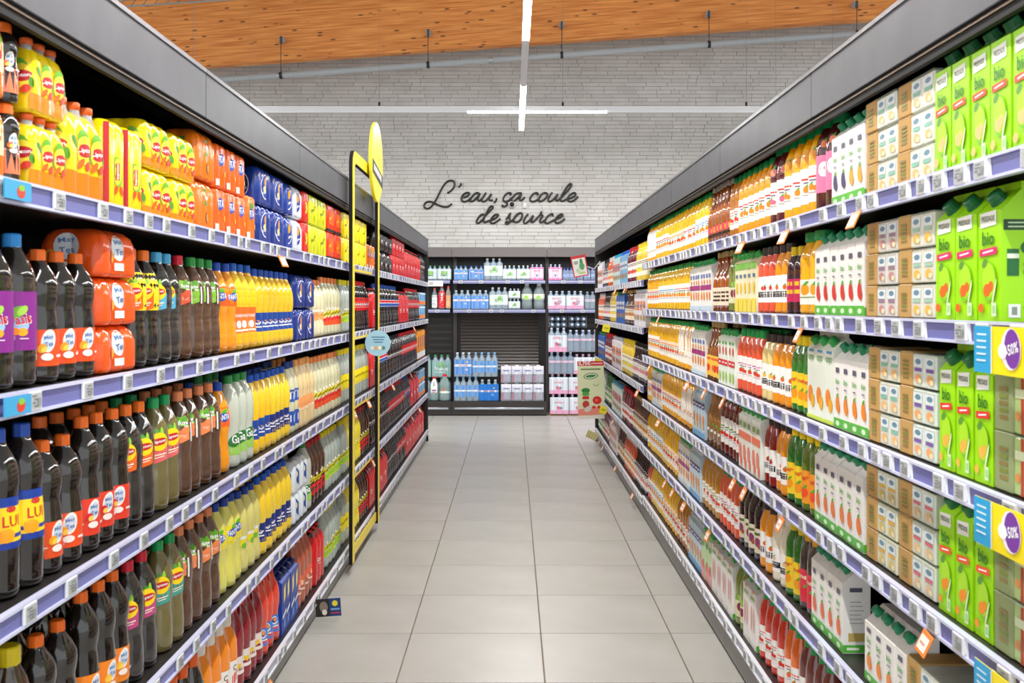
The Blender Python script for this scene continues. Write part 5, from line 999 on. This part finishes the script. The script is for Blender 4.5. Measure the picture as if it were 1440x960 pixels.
# --- pipe hung on the beam, clamps, cable tray
def on_slope(px, py, Y): return px_at(px, py, Y)
pr = link('ceiling_pipe', None); tag(pr, 'grey galvanised pipe hung below the timber beam', 'pipe')
PYY = 13.05; a, b = on_slope(300, 113, PYY), on_slope(1230, 45.5, PYY)
A, B = Vector(a), Vector(b); D = (B - A).normalized(); pr.location = A
g = Geo(); g.tube([D*-1.5, (B - A) + D*1.5], .04, mat('#a9adaf', 'plastic'), 14); link('tube', g.mesh('tube'), pr)
for px in (690, 393): 
    t = (on_slope(px, 0, PYY)[0] - A.x)/D.x; g = Geo(); g.tube([D*(t - .03), D*(t + .03)], .046, mat('#b0b4b6', 'metal'), 14); link('pipe_joint', g.mesh('pipe_joint'), pr)
for px, py in ((395, 54), (602, 44), (790, 33), (997, 18), (1205, 4)):
    x, y, z = on_slope(px, py, PYY); t = (x - A.x)/D.x; pz = (A + D*t).z
    r = link('pipe_hanger', None, None, (x, PYY, z)); tag(r, 'small clamp and wire holding the grey pipe to beam', 'pipe hanger', 'wire hangers along the timber beam')
    g = Geo(); g.box(-.03, .03, .02, .148, -.03, .03, mat('#a8aaaa', 'plastic'), .005); g.box(-.014, .014, -.014, .02, -.075, .03, mat('#4c4c4c', 'plastic'), .004); link('clamp', g.mesh('clamp'), r)
    g = Geo(); g.tube([(0, 0, -.07), (0, 0, pz - z + .04)], .005, mat('#4a4a4a', 'metal'), 5); link('wire', g.mesh('wire'), r)
    g = Geo(); g.lathe([(-.018, .047), (.018, .047)], mat('#3a3c3c', 'metal'), 14); o = link('pipe_ring', g.mesh('pipe_ring'), r, (0, 0, pz - z)); o.rotation_euler = (0, R_(90) - SL, 0)
ct = link('cable_tray', None); tag(ct, 'grey cable tray crossing over the timber beam', 'cable tray')
a, b = Vector(on_slope(90, 15, 12.6)), Vector(on_slope(420, -7, 12.6)); ct.location = a; d = b - a; n = d.normalized()
for dz in (0, .085):
    g = Geo(); g.tube([n*-1.5, d + n*1.5], .012, mat('#a2a6a6', 'metal'), 6); link('tray_rail', g.mesh('tray_rail'), ct, (0, 0, dz))
g = Geo()
for k in range(40): p = n*(-1.4 + .15*k); g.tube([p + Vector((0, 0, 0)), p + Vector((.07, 0, .085))], .006, mat('#8a8e8e', 'metal'), 4)
link('tray_rungs', g.mesh('tray_rungs'), ct)
# --- script lettering on the wall
def catmull(pts, n=5):
    out = []; P_ = [pts[0]] + list(pts) + [pts[-1]]
    for i in range(1, len(P_) - 2):
        p0, p1, p2, p3 = P_[i-1], P_[i], P_[i+1], P_[i+2]
        for k in range(n):
            t = k/n
            out.append(tuple(.5*((2*p1[j]) + (-p0[j] + p2[j])*t + (2*p0[j] - 5*p1[j] + 4*p2[j] - p3[j])*t*t + (-p0[j] + 3*p1[j] - 3*p2[j] + p3[j])*t**3) for j in (0, 1)))
    return out + [tuple(pts[-1])]
EAU = ((((470,322),(545,265),(592,190),(580,125),(530,103),(465,125),(400,200),(340,310),(285,420),(235,500),(180,560),(125,580),(82,550),(85,500),(130,465),(190,462),(250,485),(330,525),(410,548),(480,545),(525,515),(545,495)),
  ((690,150),(702,172),(685,195),(660,218)),
  ((740,392),(800,372),(840,335),(825,310),(780,315),(730,355),(708,410),(725,450),(765,462),(820,440),(870,395)),
  ((1015,335),(980,312),(930,332),(875,395),(855,440),(880,458),(930,430),(990,365),(1018,328),(1000,370),(985,420),(1003,442),(1040,425),(1085,370),(1122,310),(1085,370),(1055,420),(1065,458),(1110,450),(1170,390),(1215,330),(1190,375),(1180,420),(1200,440),(1235,430)),
  ((1290,405),(1300,425),(1280,455),(1255,480))), 590)
CA = ((((205,352),(225,330),(205,312),(160,320),(115,365),(92,415),(105,450),(150,455),(200,430),(240,390)), ((125,460),(152,480),(150,520),(115,545),(78,535),(82,510)),
  ((405,325),(375,312),(310,330),(250,390),(230,440),(260,455),(310,425),(370,365),(400,325),(385,370),(370,420),(385,440),(420,425),(455,385))), 700)
COULE = ((((660,352),(680,325),(650,310),(600,330),(555,385),(545,430),(575,458),(630,450),(690,410),(720,370)), ((800,310),(750,330),(700,390),(690,435),(720,455),(775,430),(825,375),(835,330),(800,310),(780,320)),
  ((920,305),(880,360),(850,420),(860,455),(890,455),(950,410),(1010,335),(990,380),(980,430),(1005,440),(1060,400),(1130,330),(1200,250),(1245,180),(1220,160),(1170,210),(1110,300),(1065,390),(1065,445),(1100,450),(1160,420),(1250,395),(1310,350),(1305,315),(1270,315),(1210,355),(1180,410),(1195,450),(1240,458),(1300,430),(1355,375))), 700)
DE = ((((1105,695),(1080,675),(1030,690),(985,745),(962,790),(975,822),(1010,815),(1060,765),(1130,680),(1195,610),(1240,560),(1225,535),(1185,555),(1135,640),(1090,740),(1085,795),(1110,810),(1160,785),(1230,765),(1300,725),(1330,690),(1310,675),(1270,685),(1220,735),(1195,785),(1210,820),(1255,822),(1320,785),(1365,745)),), 590)
SRC = ((((140,760),(180,710),(215,655),(200,720),(205,780),(190,820),(150,838),(130,820),(150,800),(200,805),(250,775),(300,715),(345,665),(385,650),(415,680),(400,740),(350,795),(300,808),(270,785),(285,725),(330,670),(385,650)),
  ((515,665),(470,720),(440,780),(445,820),(480,820),(540,770),(600,695),(575,750),(565,800),(600,800),(660,740),(715,680),(735,630),(735,675),(760,700),(725,750),(710,795),(740,810),(790,775)),
  ((920,705),(930,675),(890,675),(840,710),(800,775),(805,815),(850,822),(910,790),(960,765),(1040,735),(1095,695),(1080,672),(1040,685),(985,735),(965,790),(985,818),(1030,818),(1090,785),(1130,745))), 700)
LY = WY - .035
wl = link('wall_lettering', None, None, px_at(706, 286, LY)); tag(wl, 'dark script lettering about spring water on the brick wall', 'lettering')
INK = mat('#26241f', 'plastic')
for (strokes, ox), word in zip((EAU, CA, COULE, DE, SRC), ("L'eau,", 'ça', 'coule', 'de', 'source')):
    g = Geo()
    for st in strokes:
        pts = [Vector(px_at(ox + x/12, 245 + y/12, LY)) - wl.location for x, y in catmull(st)]
        g.tube(pts, .0135, INK, 8)
    o = link('word', g.mesh('word'), wl); o['label'] = 'the word ' + word
x, y, z = px_at(720, 288, WY); r = link('dome_camera', None, None, (x, WY - .012, z)); tag(r, 'small black ball camera on the brick wall', 'camera')
g = Geo(); g.lathe([(-.0, .055), (.03, .05), (.04, .03)], mat('#d8d8d6', 'plastic'), 18); o = link('base', g.mesh('base'), r); o.rotation_euler = (R_(90), 0, 0)
g = Geo(); g.lathe([(.036 + .034*(1 - math.cos(t*math.pi/8)), .034*math.sin(max(.05, t*math.pi/8))) for t in range(9)], mat('#161616', 'gloss'), 16); o = link('lens_ball', g.mesh('lens_ball'), r); o.rotation_euler = (R_(90), 0, 0)
x, y, z = px_at(738, 288, WY); r = link('wall_sensor', None, None, (x, WY - .011, z)); tag(r, 'small white sensor box on the brick wall', 'sensor')
g = Geo(); g.box(-.03, .03, -.025, 0, -.05, .03, mat('#d4d4d2', 'plastic'), .006); link('case', g.mesh('case'), r); g = Geo(); g.box(-.008, .008, -.028, -.0245, .0, .02, mat('#f4f4f4', 'gloss'), .001); link('lens', g.mesh('lens'), r)
